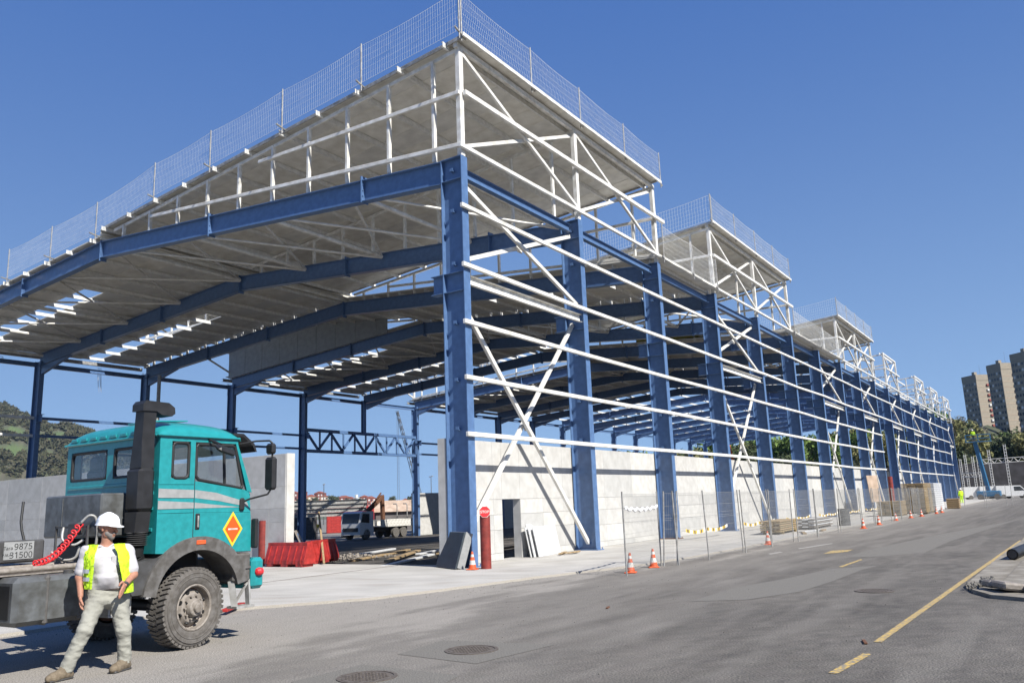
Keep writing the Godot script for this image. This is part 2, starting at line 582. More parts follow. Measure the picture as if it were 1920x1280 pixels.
func build_ground() -> void:
	var xs := axis(-4.0, 140.0, 3.0, -2600.0, 2600.0)
	var zs := axis(-42.0, 8.0, 1.5, -2600.0, 2600.0)
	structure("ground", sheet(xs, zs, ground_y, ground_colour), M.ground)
	# the asphalt road
	structure("road", sheet(axis(-20.0, 14.0, 0.11, -90.0, 175.0, 1.2), axis(0.2, 14.5, 0.11, -0.6, 60.0, 1.25), func(_x, _z): return ROAD, road_colour), M.asphalt)
	# the raised concrete apron in front of and under the hall
	var ax := axis(-11.0, 12.0, 0.25, -60.0, 142.0, 1.3)
	var ab := MB.new()
	ab.use_col = true
	for i in ax.size() - 1:
		var x0 := ax[i]; var x1 := ax[i + 1]
		var e0 := apron_edge(x0); var e1 := apron_edge(x1)
		var back := -1.3 if x0 > 0.6 else -9.0
		var rows := int(clampf((e0 - back) / 0.3, 2, 24))
		for k in rows:
			var t0 := float(k) / rows; var t1 := float(k + 1) / rows
			var z00 := lerpf(back, e0, t0); var z01 := lerpf(back, e0, t1); var z10 := lerpf(back, e1, t0); var z11 := lerpf(back, e1, t1)
			var p := [Vector3(x0, 0, z00), Vector3(x1, 0, z10), Vector3(x1, 0, z11), Vector3(x0, 0, z01)]
			for j in [0, 1, 2, 0, 2, 3]:
				ab.v.append(p[j]); ab.n.append(Vector3.UP); ab.uv.append(Vector2.ZERO)
				ab.c.append(apron_colour(p[j].x, p[j].z))
		ab.col = Color(0.36, 0.33, 0.29)
		ab.quad(Vector3(x0, 0, e0), Vector3(x1, 0, e1), Vector3(x1, ROAD - 0.02, e1 + 0.05), Vector3(x0, ROAD - 0.02, e0 + 0.05), Vector3(0, 0, 1))
	structure("pavement", ab, M.apron)
	# joint and drain across the apron in front of the gateway
	var dj := MB.new()
	var a := P(462, 1096, 0.0); var bq := P(775, 1056, 0.0)
	dj.bar(Vector3(a.x, -0.002, a.z), Vector3(bq.x, -0.002, bq.z), 0.05, 0.012)
	structure("drain_channel", dj, M.iron)
	# light repair strips in the road
	structure("asphalt_patch", poly_sheet([[1295, 1127], [1400, 1124], [1500, 1109], [1560, 1090], [1617, 1068], [1648, 1060], [1560, 1066], [1470, 1085], [1380, 1101]], ROAD + 0.004), M.patch)
	structure("asphalt_patch", poly_sheet([[1590, 1045], [1650, 1043], [1734, 1036], [1781, 1015], [1884, 982], [1915, 973], [1884, 979], [1781, 998], [1700, 1015], [1617, 1034]], ROAD + 0.004), M.patch)
	structure("asphalt_patch", poly_sheet([[745, 1226], [830, 1200], [1042, 1208], [892, 1244]], ROAD + 0.004), M.patch)
	structure("asphalt_patch", poly_sheet([[545, 1278], [680, 1245], [862, 1266], [800, 1300], [600, 1310]], ROAD + 0.004), M.patch)
	# worn yellow edge line and other paint
	for s in [[[1562, 1263], [1627, 1226]], [[1646, 1204], [1915, 1013]]]:
		var p0 := P(s[0][0], s[0][1]); var p1 := P(s[1][0], s[1][1])
		structure("road_marking", flat_poly(PackedVector2Array([Vector2(p0.x, p0.z - 0.045), Vector2(p1.x, p1.z - 0.045), Vector2(p1.x, p1.z + 0.045), Vector2(p0.x, p0.z + 0.045)]), ROAD + 0.006), M.marking)
	structure("road_marking", flat_poly(PackedVector2Array([Vector2(13.2, 12.82), Vector2(120, 12.9), Vector2(120, 13.02), Vector2(13.2, 12.96)]), ROAD + 0.006), M.marking)
	structure("road_marking", poly_sheet([[1573, 1062], [1614, 1048], [1618, 1049], [1579, 1063]], ROAD + 0.006), M.marking)
	structure("road_marking", poly_sheet([[1544, 1038], [1560, 1032], [1600, 1030], [1590, 1034], [1570, 1036]], ROAD + 0.006), M.marking)
	structure("road_marking", poly_sheet([[1440, 1038], [1462, 1034], [1468, 1035], [1446, 1039]], ROAD + 0.006), M.mark_white)
	structure("road_marking", poly_sheet([[1496, 1028], [1560, 1018], [1562, 1019], [1500, 1029]], ROAD + 0.006), M.mark_white)
	# traffic island with a broken kerb on the right
	var isl := PackedVector2Array()
	for q in [[1813, 1101], [1826, 1112], [1860, 1122], [1925, 1128], [2300, 1150], [2300, 760], [1990, 960], [1920, 1014], [1870, 1052]]:
		var w := P(q[0], maxf(q[1], 985.0) if q[0] > 1900 else q[1])
		isl.append(Vector2(w.x, w.z))
	var ib := MB.new()
	ib.prism(isl, Transform3D(Basis(Vector3(1, 0, 0), Vector3(0, 0, 1), Vector3(0, -1, 0)), Vector3(0, ROAD + 0.06, 0)), 0.06)
	structure("traffic_island", ib, M.island)
	var isl2 := PackedVector2Array()
	for q in [[1880, 1092], [1925, 1101], [2250, 1120], [2250, 985], [1990, 985], [1925, 1045]]:
		var w := P(q[0], q[1], 0.1)
		isl2.append(Vector2(w.x, w.z))
	ib = MB.new()
	ib.prism(isl2, Transform3D(Basis(Vector3(1, 0, 0), Vector3(0, 0, 1), Vector3(0, -1, 0)), Vector3(0, 0.11, 0)), 0.09)
	structure("pavement", ib, M.island)

# ---------- the steel hall ----------
const FRAMES := 19
var hall: Node3D

func fx(i: int) -> float:
	return CX + BAY * (i - 1)

func zt(near: bool, t: float) -> float:
	return -t if near else -40.4 + t

func rafter_y(t: float) -> float:
	return EAVE + (RIDGE - EAVE) * t / 20.2

func monitor_y(t: float) -> float:
	return 16.2 - (16.2 - 14.25) * t / 20.2

func build_hall() -> void:
	hall = thing("steel_hall", "long unfinished hall of blue steel columns with white rails and open roof", "building")
	# columns
	var cm := MB.new()
	cm.ibeam(Vector3(0, 0.03, -0.41), Vector3(0, 12.43, -0.41), Vector3(0, 0, 1), 0.82, 0.32, 0.028, 0.016)
	for y in [11.72, 8.71, 8.12]:
		for s in [-1.0, 1.0]:
			cm.bx(Vector3(s * 0.008, y - 0.008, -0.79), Vector3(s * 0.15, y + 0.008, -0.03))
	cm.bx(Vector3(-0.16, 12.43, -0.82), Vector3(0.16, 12.452, 0.0))
	var column_mesh := cm.mesh()
	var br := MB.new()
	br.ibeam(Vector3(0, 8.42, -0.822), Vector3(0, 8.42, -1.3), Vector3.UP, 0.6, 0.3, 0.02, 0.014)
	var bracket_mesh := br.mesh()
	var bp := MB.new()
	bp.bx(Vector3(-0.24, 0.0, -0.95), Vector3(0.24, 0.03, 0.1))
	for q in [[-0.2, -0.85], [0.2, -0.85], [-0.2, 0.05], [0.2, 0.05]]:
		bp.cyl(Vector3(q[0], 0.03, q[1]), Vector3(q[0], 0.09, q[1]), 0.02, 0.02, 6)
	var plate_mesh := bp.mesh()
	var cl := MB.new()
	cl.bx(Vector3(-0.13, -0.05, -0.06), Vector3(-0.008, -0.03, 0.06))
	cl.bx(Vector3(-0.13, -0.05, -0.06), Vector3(-0.115, 0.06, 0.06))
	var clip_mesh := cl.mesh()
	var fm := MB.new()
	fm.ibeam(Vector3(0, -0.95, 0.41), Vector3(0, 12.0, 0.41), Vector3(0, 0, 1), 0.72, 0.3, 0.028, 0.016)
	var far_mesh := fm.mesh()
	var fs := MB.new()
	fs.ibeam(Vector3(0, 8.9, 0.41), Vector3(0, 12.0, 0.41), Vector3(0, 0, 1), 0.42, 0.26, 0.02, 0.014)
	var fb := MB.new()
	fb.ibeam(Vector3(0, 8.25, 0.77), Vector3(0, 8.25, 1.2), Vector3.UP, 0.5, 0.28, 0.02, 0.014)
	var far_bracket := fb.mesh()
	# rafters
	var rn := MB.new()
	rn.ibeam(Vector3(0, EAVE - 0.39, -0.83), Vector3(0, RIDGE - 0.39, MID + 0.02), Vector3.UP, 0.76, 0.3, 0.022, 0.014)
	for t in [4.25, 12.5]:
		rn.bx(Vector3(-0.17, rafter_y(t) - 0.86, -t - 0.025), Vector3(0.17, rafter_y(t) + 0.08, -t + 0.025))
		for yb in [-0.62, -0.42, -0.22, -0.04]:
			for xb in [-0.11, 0.11]:
				rn.cyl(Vector3(xb, rafter_y(t) + yb, -t + 0.025), Vector3(xb, rafter_y(t) + yb, -t + 0.055), 0.022, 0.022, 6)
	var near_rafter := rn.mesh()
	var rf := MB.new()
	rf.ibeam(Vector3(0, RIDGE - 0.39, MID - 0.02), Vector3(0, EAVE - 0.39, FAR + 0.42), Vector3.UP, 0.76, 0.3, 0.022, 0.014)
	rf.prism(PackedVector2Array([Vector2(-36.4, 11.93), Vector2(-39.78, 11.65), Vector2(-39.78, 11.1)]), Transform3D(Basis(Vector3(0, 0, 1), Vector3(0, 1, 0), Vector3(-1, 0, 0)), Vector3(0.1, 0, 0)), 0.2)
	for t in [27.0, 33.0]:
		var yy := rafter_y(40.4 - t)
		rf.bx(Vector3(-0.17, yy - 0.86, -t - 0.025), Vector3(0.17, yy + 0.06, -t + 0.025))
	var far_rafter := rf.mesh()
	var rp := MB.new()
	rp.bx(Vector3(-0.17, RIDGE - 0.9, MID - 0.018), Vector3(0.17, RIDGE + 0.05, MID + 0.018))
	var ridge_plate := rp.mesh()
	for i in range(1, FRAMES + 1):
		var x := fx(i)
		var c := part(hall, "column", column_mesh, M.blue, at(x, 0, 0))
		part(c, "bracket", bracket_mesh, M.blue)
		part(c, "base_plate", plate_mesh, M.rust if i % 3 == 0 else M.blue)
		if i <= 6:
			for y in [3.95, 5.4, 7.15, 9.0, 10.7, 12.05]:
				part(c, "clip", clip_mesh, M.blue, at(0, y, -0.42))
		var f: MeshInstance3D
		if i == 6:
			f = part(hall, "column", fs, M.blue, at(x, 0, FAR))
		else:
			f = part(hall, "column", far_mesh, M.blue, at(x, 0, FAR))
			part(f, "bracket", far_bracket, M.blue)
		var r := part(hall, "rafter", near_rafter, M.blue, at(x, 0, 0))
		part(r, "ridge_plate", ridge_plate, M.blue)
		part(hall, "rafter", far_rafter, M.blue, at(x, 0, 0))
	# eave beams between the columns
	var ebm := MB.new()
	ebm.ibeam(Vector3(0.18, 12.12, -0.42), Vector3(BAY - 0.18, 12.12, -0.42), Vector3.UP, 0.3, 0.2, 0.015, 0.012)
	var eave_mesh := ebm.mesh()
	var fem := MB.new()
	fem.ibeam(Vector3(0.18, 11.75, FAR + 0.41), Vector3(BAY - 0.18, 11.75, FAR + 0.41), Vector3.UP, 0.28, 0.2, 0.015, 0.012)
	var far_eave := fem.mesh()
	for i in range(1, FRAMES):
		part(hall, "eave_beam", eave_mesh, M.blue, at(fx(i), 0, 0))
		part(hall, "eave_beam", far_eave, M.blue, at(fx(i), 0, 0))
	# white side rails on the road side, a length for each bay
	for h in [3.75, 5.42, 7.1, 8.87, 10.75, 12.72]:
		var sag := 0.0
		for i in range(1, FRAMES - 1):
			if i == 10 and h < 8.0:
				continue
			var x0 := fx(i) - (0.3 if i == 1 else 0.0)
			var x1 := fx(i + 1) - 0.01
			var b := MB.new()
			var s2 := rng.randf_range(-0.045, 0.045)
			b.cbar(Vector3(x0, h + sag, 0.07), Vector3(x1, h + s2, 0.07), 0.1, 0.135, 0.01)
			sag = s2
			part(hall, "side_rail", b, M.white)
	# crossed braces in some bays, with a second rail at crane height
	for i in [1, 4, 7, 9, 11, 13, 15, 18]:
		var x0 := fx(i); var x1 := fx(i + 1)
		for q in [[7.95, 0.25, -0.37], [0.45, 8.35, -0.56], [11.75, 9.05, -0.3], [9.1, 11.85, -0.5]]:
			var b := MB.new()
			b.cbar(Vector3(x0 + 0.05, q[0], q[2]), Vector3(x1 - 0.05, q[1], q[2]), 0.11, 0.15, 0.01, Vector3(0, 0, 1).cross(Vector3(x1 - x0, q[1] - q[0], 0)).normalized())
			part(hall, "brace", b, M.white)
		var d := MB.new()
		d.channel(Vector3(x1 - 0.17, 8.5, -0.12), Vector3(x0 + 0.17, 8.5, -0.12), Vector3.UP, 0.3, 0.12, 0.012)
		part(hall, "crane_rail", d, M.white)
		var g := MB.new()
		for yq in [4.25, 10.45]:
			g.bx(Vector3((x0 + x1) * 0.5 - 0.16, yq - 0.16, -0.47), Vector3((x0 + x1) * 0.5 + 0.16, yq + 0.16, -0.458))
		part(hall, "gusset_plate", g, M.white)
	# rails on the far side
	for h in [8.34, 7.2]:
		for i in range(1, FRAMES - 1):
			if i == 5 or i == 6:
				continue
			var b := MB.new()
			b.bar(Vector3(fx(i), h, FAR + 0.2), Vector3(fx(i + 1) - 0.01, h, FAR + 0.2), 0.12, 0.18)
			part(hall, "side_rail", b, M.white if i < 2 else M.blue)
	build_truss()
	build_roof()
	for q in [[1, 3], [4, 6], [8, 10], [11, 12], [14, 15], [16, 17], [18, 19]]:
		build_monitor(q[0], q[1], true, q[0] < 10)
	build_monitor(3, 4, false, true)
	build_monitor(6, 7, false, false)
	build_gable_cladding()
	build_roof_bracing()
	build_nets()

func build_truss() -> void:
	var x0 := fx(5) + 0.16; var x1 := fx(7) - 0.16
	var z := FAR + 0.5
	for y in [8.82, 7.0]:
		var b := MB.new()
		b.ibeam(Vector3(x0, y, z), Vector3(x1, y, z), Vector3(0, 0, 1), 0.3, 0.26, 0.02, 0.02)
		part(hall, "truss_chord", b, M.blue)
	var n := 10
	for k in n:
		var a := lerpf(x0 + 0.1, x1 - 0.1, float(k) / n); var c := lerpf(x0 + 0.1, x1 - 0.1, float(k + 1) / n)
		var b := MB.new()
		var up := k % 2 == 0
		b.bar(Vector3(a, 8.7 if up else 7.12, z), Vector3(c, 7.12 if up else 8.7, z), 0.16, 0.18)
		part(hall, "truss_diagonal", b, M.blue)
		b = MB.new()
		b.bar(Vector3(c, 7.12, z + 0.17), Vector3(c, 8.7, z + 0.17), 0.1, 0.14)
		part(hall, "truss_post", b, M.blue)

func slope_bar(name_: String, near: bool, x: float, t0: float, t1: float, y0: float, y1: float, w: float, h: float, m: Material) -> void:
	var b := MB.new()
	b.cbar(Vector3(x, y0, zt(near, t0)), Vector3(x, y1, zt(near, t1)), w, h, 0.01)
	part(hall, name_, b, m)

func purlins(near: bool, f0: int, f1: int, mon: bool, called: String) -> void:
	var x0 := fx(f0) - (0.42 if f0 == 1 else 0.12); var x1 := fx(f1) + 0.13
	for k in 11:
		var t := minf(0.45 + 1.93 * k, 19.9)
		var y := (monitor_y(t) if mon else rafter_y(t)) + 0.1
		var b := MB.new()
		b.channel(Vector3(x0, y + 0.01, zt(near, t)), Vector3(x1, y + 0.01, zt(near, t)), Vector3.UP, 0.18, 0.075, 0.008)
		part(hall, called, b, M.purlin)

func strip(near: bool, x: float, w: float, t0: float, t1: float, mon: bool, k: int, m: Material) -> void:
	var lift := 0.235 + (0.014 if k % 2 == 0 else 0.0)
	var b := MB.new()
	var y0 := (monitor_y(t0) if mon else rafter_y(t0)) + lift
	var y1 := (monitor_y(t1) if mon else rafter_y(t1)) + lift
	b.bar(Vector3(x + w * 0.5, y0, zt(near, t0)), Vector3(x + w * 0.5, y1, zt(near, t1)), w + 0.02, 0.05)
	part(hall, "roof_sheet", b, m)

func build_roof() -> void:
	var pale := tmat(lin(0.62, 0.61, 0.57), 0.6, null, 1.0)  # separate tone for strips beside the skylights, imitating light bounced there
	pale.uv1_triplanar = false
	for s in [[1, 3], [4, 6], [7, 10], [10, 13], [13, 16], [16, 19]]:
		purlins(false, s[0], s[1], false, "purlin")
	for f in [3, 6, 7, 10, 12, 13, 15, 17]:
		purlins(true, f, f + 1, false, "purlin")
	var w := BAY / 7.0
	for bay in range(1, 12):
		if bay == 3 or bay == 6:
			continue
		var over := bay >= 10
		for k in 7:
			if over and (bay * 7 + k * 3) % 5 > 1:
				continue
			var x := fx(bay) + k * w - CX + (0.0)
			if k == 3:
				strip(false, x, w, 13.2, 20.25, false, k, M.sheet)
			else:
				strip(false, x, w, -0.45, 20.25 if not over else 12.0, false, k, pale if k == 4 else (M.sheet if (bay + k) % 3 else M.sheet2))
	for bay in [3, 6, 7]:
		for k in 7:
			var x := fx(bay) + k * w - CX
			if k == 3:
				strip(true, x, w, 12.0, 20.25, false, k, M.sheet)
				strip(true, x, w, -0.2, 4.0, false, k, M.sheet)
			else:
				strip(true, x, w, -0.2, 20.25, false, k, M.sheet if k % 2 else M.sheet2)
	# ridge cap
	for bay in range(1, 10):
		var b := MB.new()
		b.bar(Vector3(fx(bay) - CX, RIDGE + 0.3, MID), Vector3(fx(bay + 1) - CX - 0.01, RIDGE + 0.3, MID), 0.5, 0.02)
		part(hall, "ridge_cap", b, M.sheet)
	# closing strips between the ridge and the raised roofs
	for bay in range(1, 10):
		var b := MB.new()
		b.bx(Vector3(fx(bay) - CX + 0.01, RIDGE + 0.1, MID - 0.06), Vector3(fx(bay + 1) - CX - 0.01, RIDGE + 0.62, MID - 0.02))
		part(hall, "ridge_flashing", b, M.sheet)
	# gutters at the far eaves
	for s in [[1, 3], [4, 6], [7, 10]]:
		var b := MB.new()
		b.channel(Vector3(fx(s[0]) - 0.4, 12.42, -40.95), Vector3(fx(s[1]) + 0.1, 12.42, -40.95), Vector3.UP, 0.22, 0.22, 0.01)
		part(hall, "gutter", b, M.galv)

func build_monitor(f0: int, f1: int, near: bool, roofed: bool) -> void:
	var x0 := fx(f0); var x1 := fx(f1)
	for f in range(f0, f1 + 1):
		var x := fx(f)
		for k in 10:
			var t := 1.15 + 1.94 * k
			if not near and t > 16.0:
				continue
			var y0 := rafter_y(t) + 0.005; var y1 := monitor_y(t)
			if y1 - y0 < 0.15:
				continue
			var b := MB.new()
			b.cbar(Vector3(x - 0.02, y0, zt(near, t)), Vector3(x - 0.02, y1, zt(near, t)), 0.11, 0.14, 0.01)
			part(hall, "monitor_post", b, M.white)
		# post over the column, the sloping top member and the two rails along the frame
		var b2 := MB.new()
		b2.cbar(Vector3(x, EAVE + 0.01, zt(near, 0.1)), Vector3(x, 16.2, zt(near, 0.1)), 0.18, 0.2, 0.012)
		part(hall, "monitor_post", b2, M.white)
		slope_bar("monitor_rafter", near, x, 0.0, 19.4, 16.16, monitor_y(19.4) - 0.02, 0.1, 0.14, M.white)
		if f == f0 or f == f1:
			slope_bar("monitor_rail", near, x - 0.13, 0.02, 9.6, 14.58, 14.83, 0.1, 0.13, M.white)
			slope_bar("monitor_rail", near, x - 0.13, 0.02, 16.6, 12.8, 14.27, 0.1, 0.13, M.white)
	# facade rail, crossed braces and the edge beam
	var zf := 0.08 if near else -40.48
	var zb := -0.1 if near else -40.3
	var b := MB.new()
	b.cbar(Vector3(x0, 14.6, zf), Vector3(x1 + 0.75, 14.6, zf), 0.13, 0.17, 0.012)
	part(hall, "monitor_rail", b, M.white)
	b = MB.new()
	b.cbar(Vector3(x0 - 0.2, 16.24, zb), Vector3(x1 + 0.2, 16.24, zb), 0.14, 0.18, 0.012)
	part(hall, "edge_beam", b, M.white)
	for f in range(f0, f1):
		var a := fx(f) + 0.1; var c := fx(f + 1) - 0.1
		for q in [[16.0, 12.95, -0.06], [12.85, 15.95, -0.21]]:
			b = MB.new()
			var zq: float = q[2] if near else -40.4 - q[2]
			b.cbar(Vector3(a, q[0], zq), Vector3(c, q[1], zq), 0.1, 0.13, 0.01, Vector3(0, 0, 1).cross(Vector3(c - a, q[1] - q[0], 0)).normalized())
			part(hall, "monitor_brace", b, M.white)
	purlins(near, f0, f1, true, "monitor_purlin")
	if roofed:
		var n := 7 * (f1 - f0)
		var w := BAY / 7.0
		for k in n:
			strip(near, x0 - CX + k * w, w, -0.25, 20.25, true, k, M.sheet if k % 3 else M.sheet2)
		# white verges round the roof edge
		b = MB.new()
		b.cbar(Vector3(x0 - 0.3, 16.42, zt(near, -0.3)), Vector3(x1 + 0.3, 16.42, zt(near, -0.3)), 0.06, 0.14, 0.008)
		part(hall, "verge", b, M.white)
		for x in [x0 - CX - 0.05, x1 - CX + 0.06]:
			slope_bar("verge", near, x, -0.25, 20.0, 16.4, monitor_y(20.0) + 0.2, 0.06, 0.14, M.galv)

func build_gable_cladding() -> void:
	# the closed side of the far monitor at the fourth frame
	var x := fx(4) - 0.2
	for k in 17:
		var t0 := 0.05 + k * 1.0; var t1 := t0 + 0.99
		var pl := PackedVector2Array([Vector2(zt(false, t0), rafter_y(t0) + 0.02), Vector2(zt(false, t1), rafter_y(t1) + 0.02), Vector2(zt(false, t1), monitor_y(t1) + 0.2), Vector2(zt(false, t0), monitor_y(t0) + 0.2)])
		var b := MB.new()
		b.prism(pl, Transform3D(Basis(Vector3(0, 0, 1), Vector3(0, 1, 0), Vector3(-1, 0, 0)), Vector3(x - 0.012 * (k % 2), 0, 0)), 0.06)
		part(hall, "cladding_panel", b, M.clad)

func build_roof_bracing() -> void:
	var nodes := [0.9, 5.2, 10.2, 15.2, 20.1, 25.2, 30.2, 35.2, 39.6]
	for bay in [1, 4, 7]:
		var xa := fx(bay) + 0.16; var xb := fx(bay + 1) - 0.16
		for k in nodes.size():
			var t: float = nodes[k]
			var y := rafter_y(minf(t, 40.4 - t)) - 0.22
			var b := MB.new()
			b.cyl(Vector3(xa, y, -t), Vector3(xb, y, -t), 0.095, 0.095, 12)
			part(hall, "roof_strut", b, M.white)
			if k + 1 < nodes.size():
				var t2: float = nodes[k + 1]
				var y2 := rafter_y(minf(t2, 40.4 - t2)) - 0.22
				for s in 2:
					b = MB.new()
					var dy := 0.05 if s == 0 else -0.05
					b.cyl(Vector3(xa if s == 0 else xb, y + dy, -t), Vector3(xb if s == 0 else xa, y2 + dy, -t2), 0.055, 0.055, 8)
					part(hall, "roof_brace", b, M.white)

# a run of netting with posts: base points, net height, wire spacing
func net_run(th: Node3D, pts: Array, height: float, step: float, r: float) -> void:
	var b := MB.new()
	for i in pts.size() - 1:
		var p: Vector3 = pts[i]; var q: Vector3 = pts[i + 1]
		var l := p.distance_to(q)
		var n := int(l / step)
		var side := (q - p).cross(Vector3.UP).normalized()
		for k in n:
			var s := (k + 0.5) / n
			var top := height - 0.07 * sin(PI * s)
			var o := p.lerp(q, s)
			var last := o
			for j in range(1, 8):
				var h := top * j / 7.0
				var wob := 0.028 * sin(h * 8.0 + k * 0.12 + i) + 0.015 * noise.get_noise_2d(o.x * 0.4 + o.z * 0.4, h * 1.5)
				var pt := o + Vector3.UP * h + side * wob + (q - p).normalized() * wob * 0.8
				b.wire(last, pt, r)
				last = pt
		for j in 7:
			var f := float(j) / 6.0
			var seg := maxi(6, int(l / 0.5))
			for k in seg:
				var s0 := float(k) / seg; var s1 := float(k + 1) / seg
				var y0 := f * (height - 0.07 * sin(PI * s0)); var y1 := f * (height - 0.07 * sin(PI * s1))
				b.wire(p.lerp(q, s0) + Vector3.UP * y0, p.lerp(q, s1) + Vector3.UP * y1, r * (1.6 if j == 6 or j == 0 else 0.7))
	part(th, "net", b, M.net)
	for p in pts:
		var c := MB.new()
		c.cyl(p + Vector3.DOWN * 0.3, p + Vector3.UP * (height + 0.08), 0.025, 0.025, 8)
		c.bar(p + Vector3(-0.3, -0.05, 0.05), p + Vector3(0.3, -0.1, -0.05), 0.05, 0.05)
		part(th, "net_post", c, M.galv)

func build_nets() -> void:
	var th := thing("safety_net", "white edge netting on posts round the tallest raised roof above the gateway", "safety net", Vector3.ZERO, "edge nets on the raised roofs")
	var g := []
	for t in [28.0, 24.0, 20.2, 15.9, 12.2, 8.0, 4.0, -0.25]:
		var y := monitor_y(t) + 0.3 if t < 19.0 else rafter_y(minf(t, 40.4 - t)) + 0.3
		g.append(Vector3(-0.25, y, -t))
	net_run(th, g, 1.4, 0.1, 0.0034)
	var f := []
	for x in [-0.1, 4.1, 7.75, 11.75, 15.6]:
		f.append(Vector3(x, 16.52, 0.22))
	net_run(th, f, 1.4, 0.1, 0.0034)
	for k in [1, 2]:
		var x0 := fx([1, 4, 8][k]); var x1 := fx([3, 6, 10][k])
		th = thing("safety_net", "white edge netting round the %s raised roof along the road side" % ["second", "third"][k - 1], "safety net", Vector3.ZERO, "edge nets on the raised roofs")
		var e := []
		for t in [9.0, 4.5, -0.25]:
			e.append(Vector3(x0 - 0.3, monitor_y(t) + 0.3, -t))
		net_run(th, e, 1.4, 0.16, 0.005)
		e = []
		for j in 5:
			e.append(Vector3(lerpf(x0 - 0.1, x1 + 0.3, j / 4.0), 16.52, 0.22))
		net_run(th, e, 1.4, 0.16, 0.005)
	# netting hung over the low roof between the raised ones
	for k in 2:
		var xa := fx([3, 6][k]) + 0.2; var xb := fx([4, 8][k]) - 0.1
		th = thing("safety_net", "grey netting draped over the low roof bay before the %s raised roof" % ["second", "third"][k], "safety net", Vector3.ZERO, "nets over the low roof bays")
		net_run(th, [Vector3(xa, 12.75, 0.2), Vector3((xa + xb) * 0.5, 12.72, 0.25), Vector3(xb, 12.75, 0.2)], 1.5, 0.13, 0.006)
	# scraps of netting and rope left hanging from the far eaves
	for q in [[5.4, 0.0], [11.9, 1.7], [8.0, 0.5], [15.3, 0.5], [22.7, 0.9], [30.3, 0.7]]:
		var b := MB.new()
		for j in 5:
			var l: float = 0.25 + q[1] * (0.5 + 0.5 * rng.randf())
			var x: float = q[0] + j * 0.07
			b.wire(Vector3(x, 12.2, -40.9), Vector3(x + rng.randf_range(0, 0.3), 12.2 - l, -40.9 + rng.randf_range(-0.1, 0.1)), 0.012)
		single("net_scrap", "scrap of dark netting and rope hanging from the far eaves", "net", b, M.darkwire, Transform3D(), "net scraps under the far eaves")

# ---------- concrete walls ----------
func wall_panels(w: Node3D, xf: Transform3D, cols: Array, rows: Array, thick: float, hole := []) -> void:
	# local: x along the wall, y up, front face at z = 0 (outwards +z); core behind the panels
	var ms := [M.concrete, M.concrete2, M.concrete3, M.concrete]
	for i in cols.size() - 1:
		for k in rows.size() - 1:
			var lo := Vector3(cols[i] + 0.004, rows[k] + 0.004, -0.016); var hi := Vector3(cols[i + 1] - 0.004, rows[k + 1] - 0.004, 0.0)
			if hole.size() > 0 and lo.x > hole[0] - 0.05 and hi.x < hole[1] + 0.05:
				if hi.y < hole[2] + 0.05:
					continue
			var b := MB.new()
			b.cb(lo, hi, 0.003)
			part(w, "panel", b, ms[(i * 3 + k * 5 + int(cols[i])) % 4], xf)
	var c := MB.new()
	var x0: float = cols[0]; var x1: float = cols[-1]; var y1: float = rows[-1]
	if hole.size() > 0:
		c.bx(Vector3(x0, 0, -thick), Vector3(hole[0], y1, -0.016))
		c.bx(Vector3(hole[1], 0, -thick), Vector3(x1, y1, -0.016))
		c.bx(Vector3(hole[0], hole[2], -thick), Vector3(hole[1], y1, -0.016))
	else:
		c.bx(Vector3(x0, 0, -thick), Vector3(x1, y1, -0.016))
	part(w, "core", c, M.concrete, xf)

func build_walls() -> void:
	var front := thing("concrete_wall", "long pale concrete wall behind the blue columns with a narrow doorway", "wall")
	var rows := [0.0, 0.22, 0.93, 1.4, 1.88, 3.7]
	wall_panels(front, at(0, 0, -0.86), [0.02, 0.95, 2.4, 2.89, 3.96, 5.37, 6.8, 7.62], rows + [], 0.3, [2.89, 3.96, 2.04])
	# lintel piece over the door
	for i in range(2, 10):
		var x0 := fx(i) - 0.04
		var cols := [x0, x0 + 2.45, x0 + 4.95, x0 + BAY] if i < 7 else [x0, x0 + BAY]
		wall_panels(front, at(0, 0, -0.86), cols, [0.0, 0.2, 0.82, 1.4, 1.86, 3.7] if i < 5 else ([0.0, 0.8, 1.86, 3.7] if i < 7 else [0.0, 3.7]), 0.3)
	var second := thing("concrete_wall", "pale concrete wall behind the blue columns beyond the second gateway", "wall")
	for i in range(11, FRAMES):
		wall_panels(second, at(0, 0, -0.86), [fx(i), fx(i + 1)], [0.0, 1.86, 3.7], 0.3)
	# the wall on the gable line, seen behind the truck; runs away from the gateway
	var gable := thing("concrete_wall", "grey concrete wall across the end of the hall behind the teal truck", "wall")
	var cols := [7.62, 8.42]
	while cols[-1] < 40.0:
		cols.append(cols[-1] + 3.0)
	wall_panels(gable, Transform3D(Basis(Vector3(0, 0, -1), Vector3(0, 1, 0), Vector3(-1, 0, 0)), Vector3(-0.12, -0.03, 0)), cols, [0.0, 0.72, 1.43, 1.9, 2.62, 3.72], 0.36)
	var cap := MB.new()
	cap.bx(Vector3(-0.1, 0.0, -7.618), Vector3(0.24, 3.7, -7.58))
	part(gable, "end_panel", cap, M.concrete3)
	var back := thing("concrete_wall", "plain concrete wall on the far side of the hall beyond the truss", "wall")
	for i in range(7, FRAMES):
		var b := MB.new()
		b.bx(Vector3(fx(i) + 0.3, -0.95, -41.1), Vector3(fx(i + 1) + 0.29, 3.3, -40.85))
		part(back, "panel", b, M.concrete)

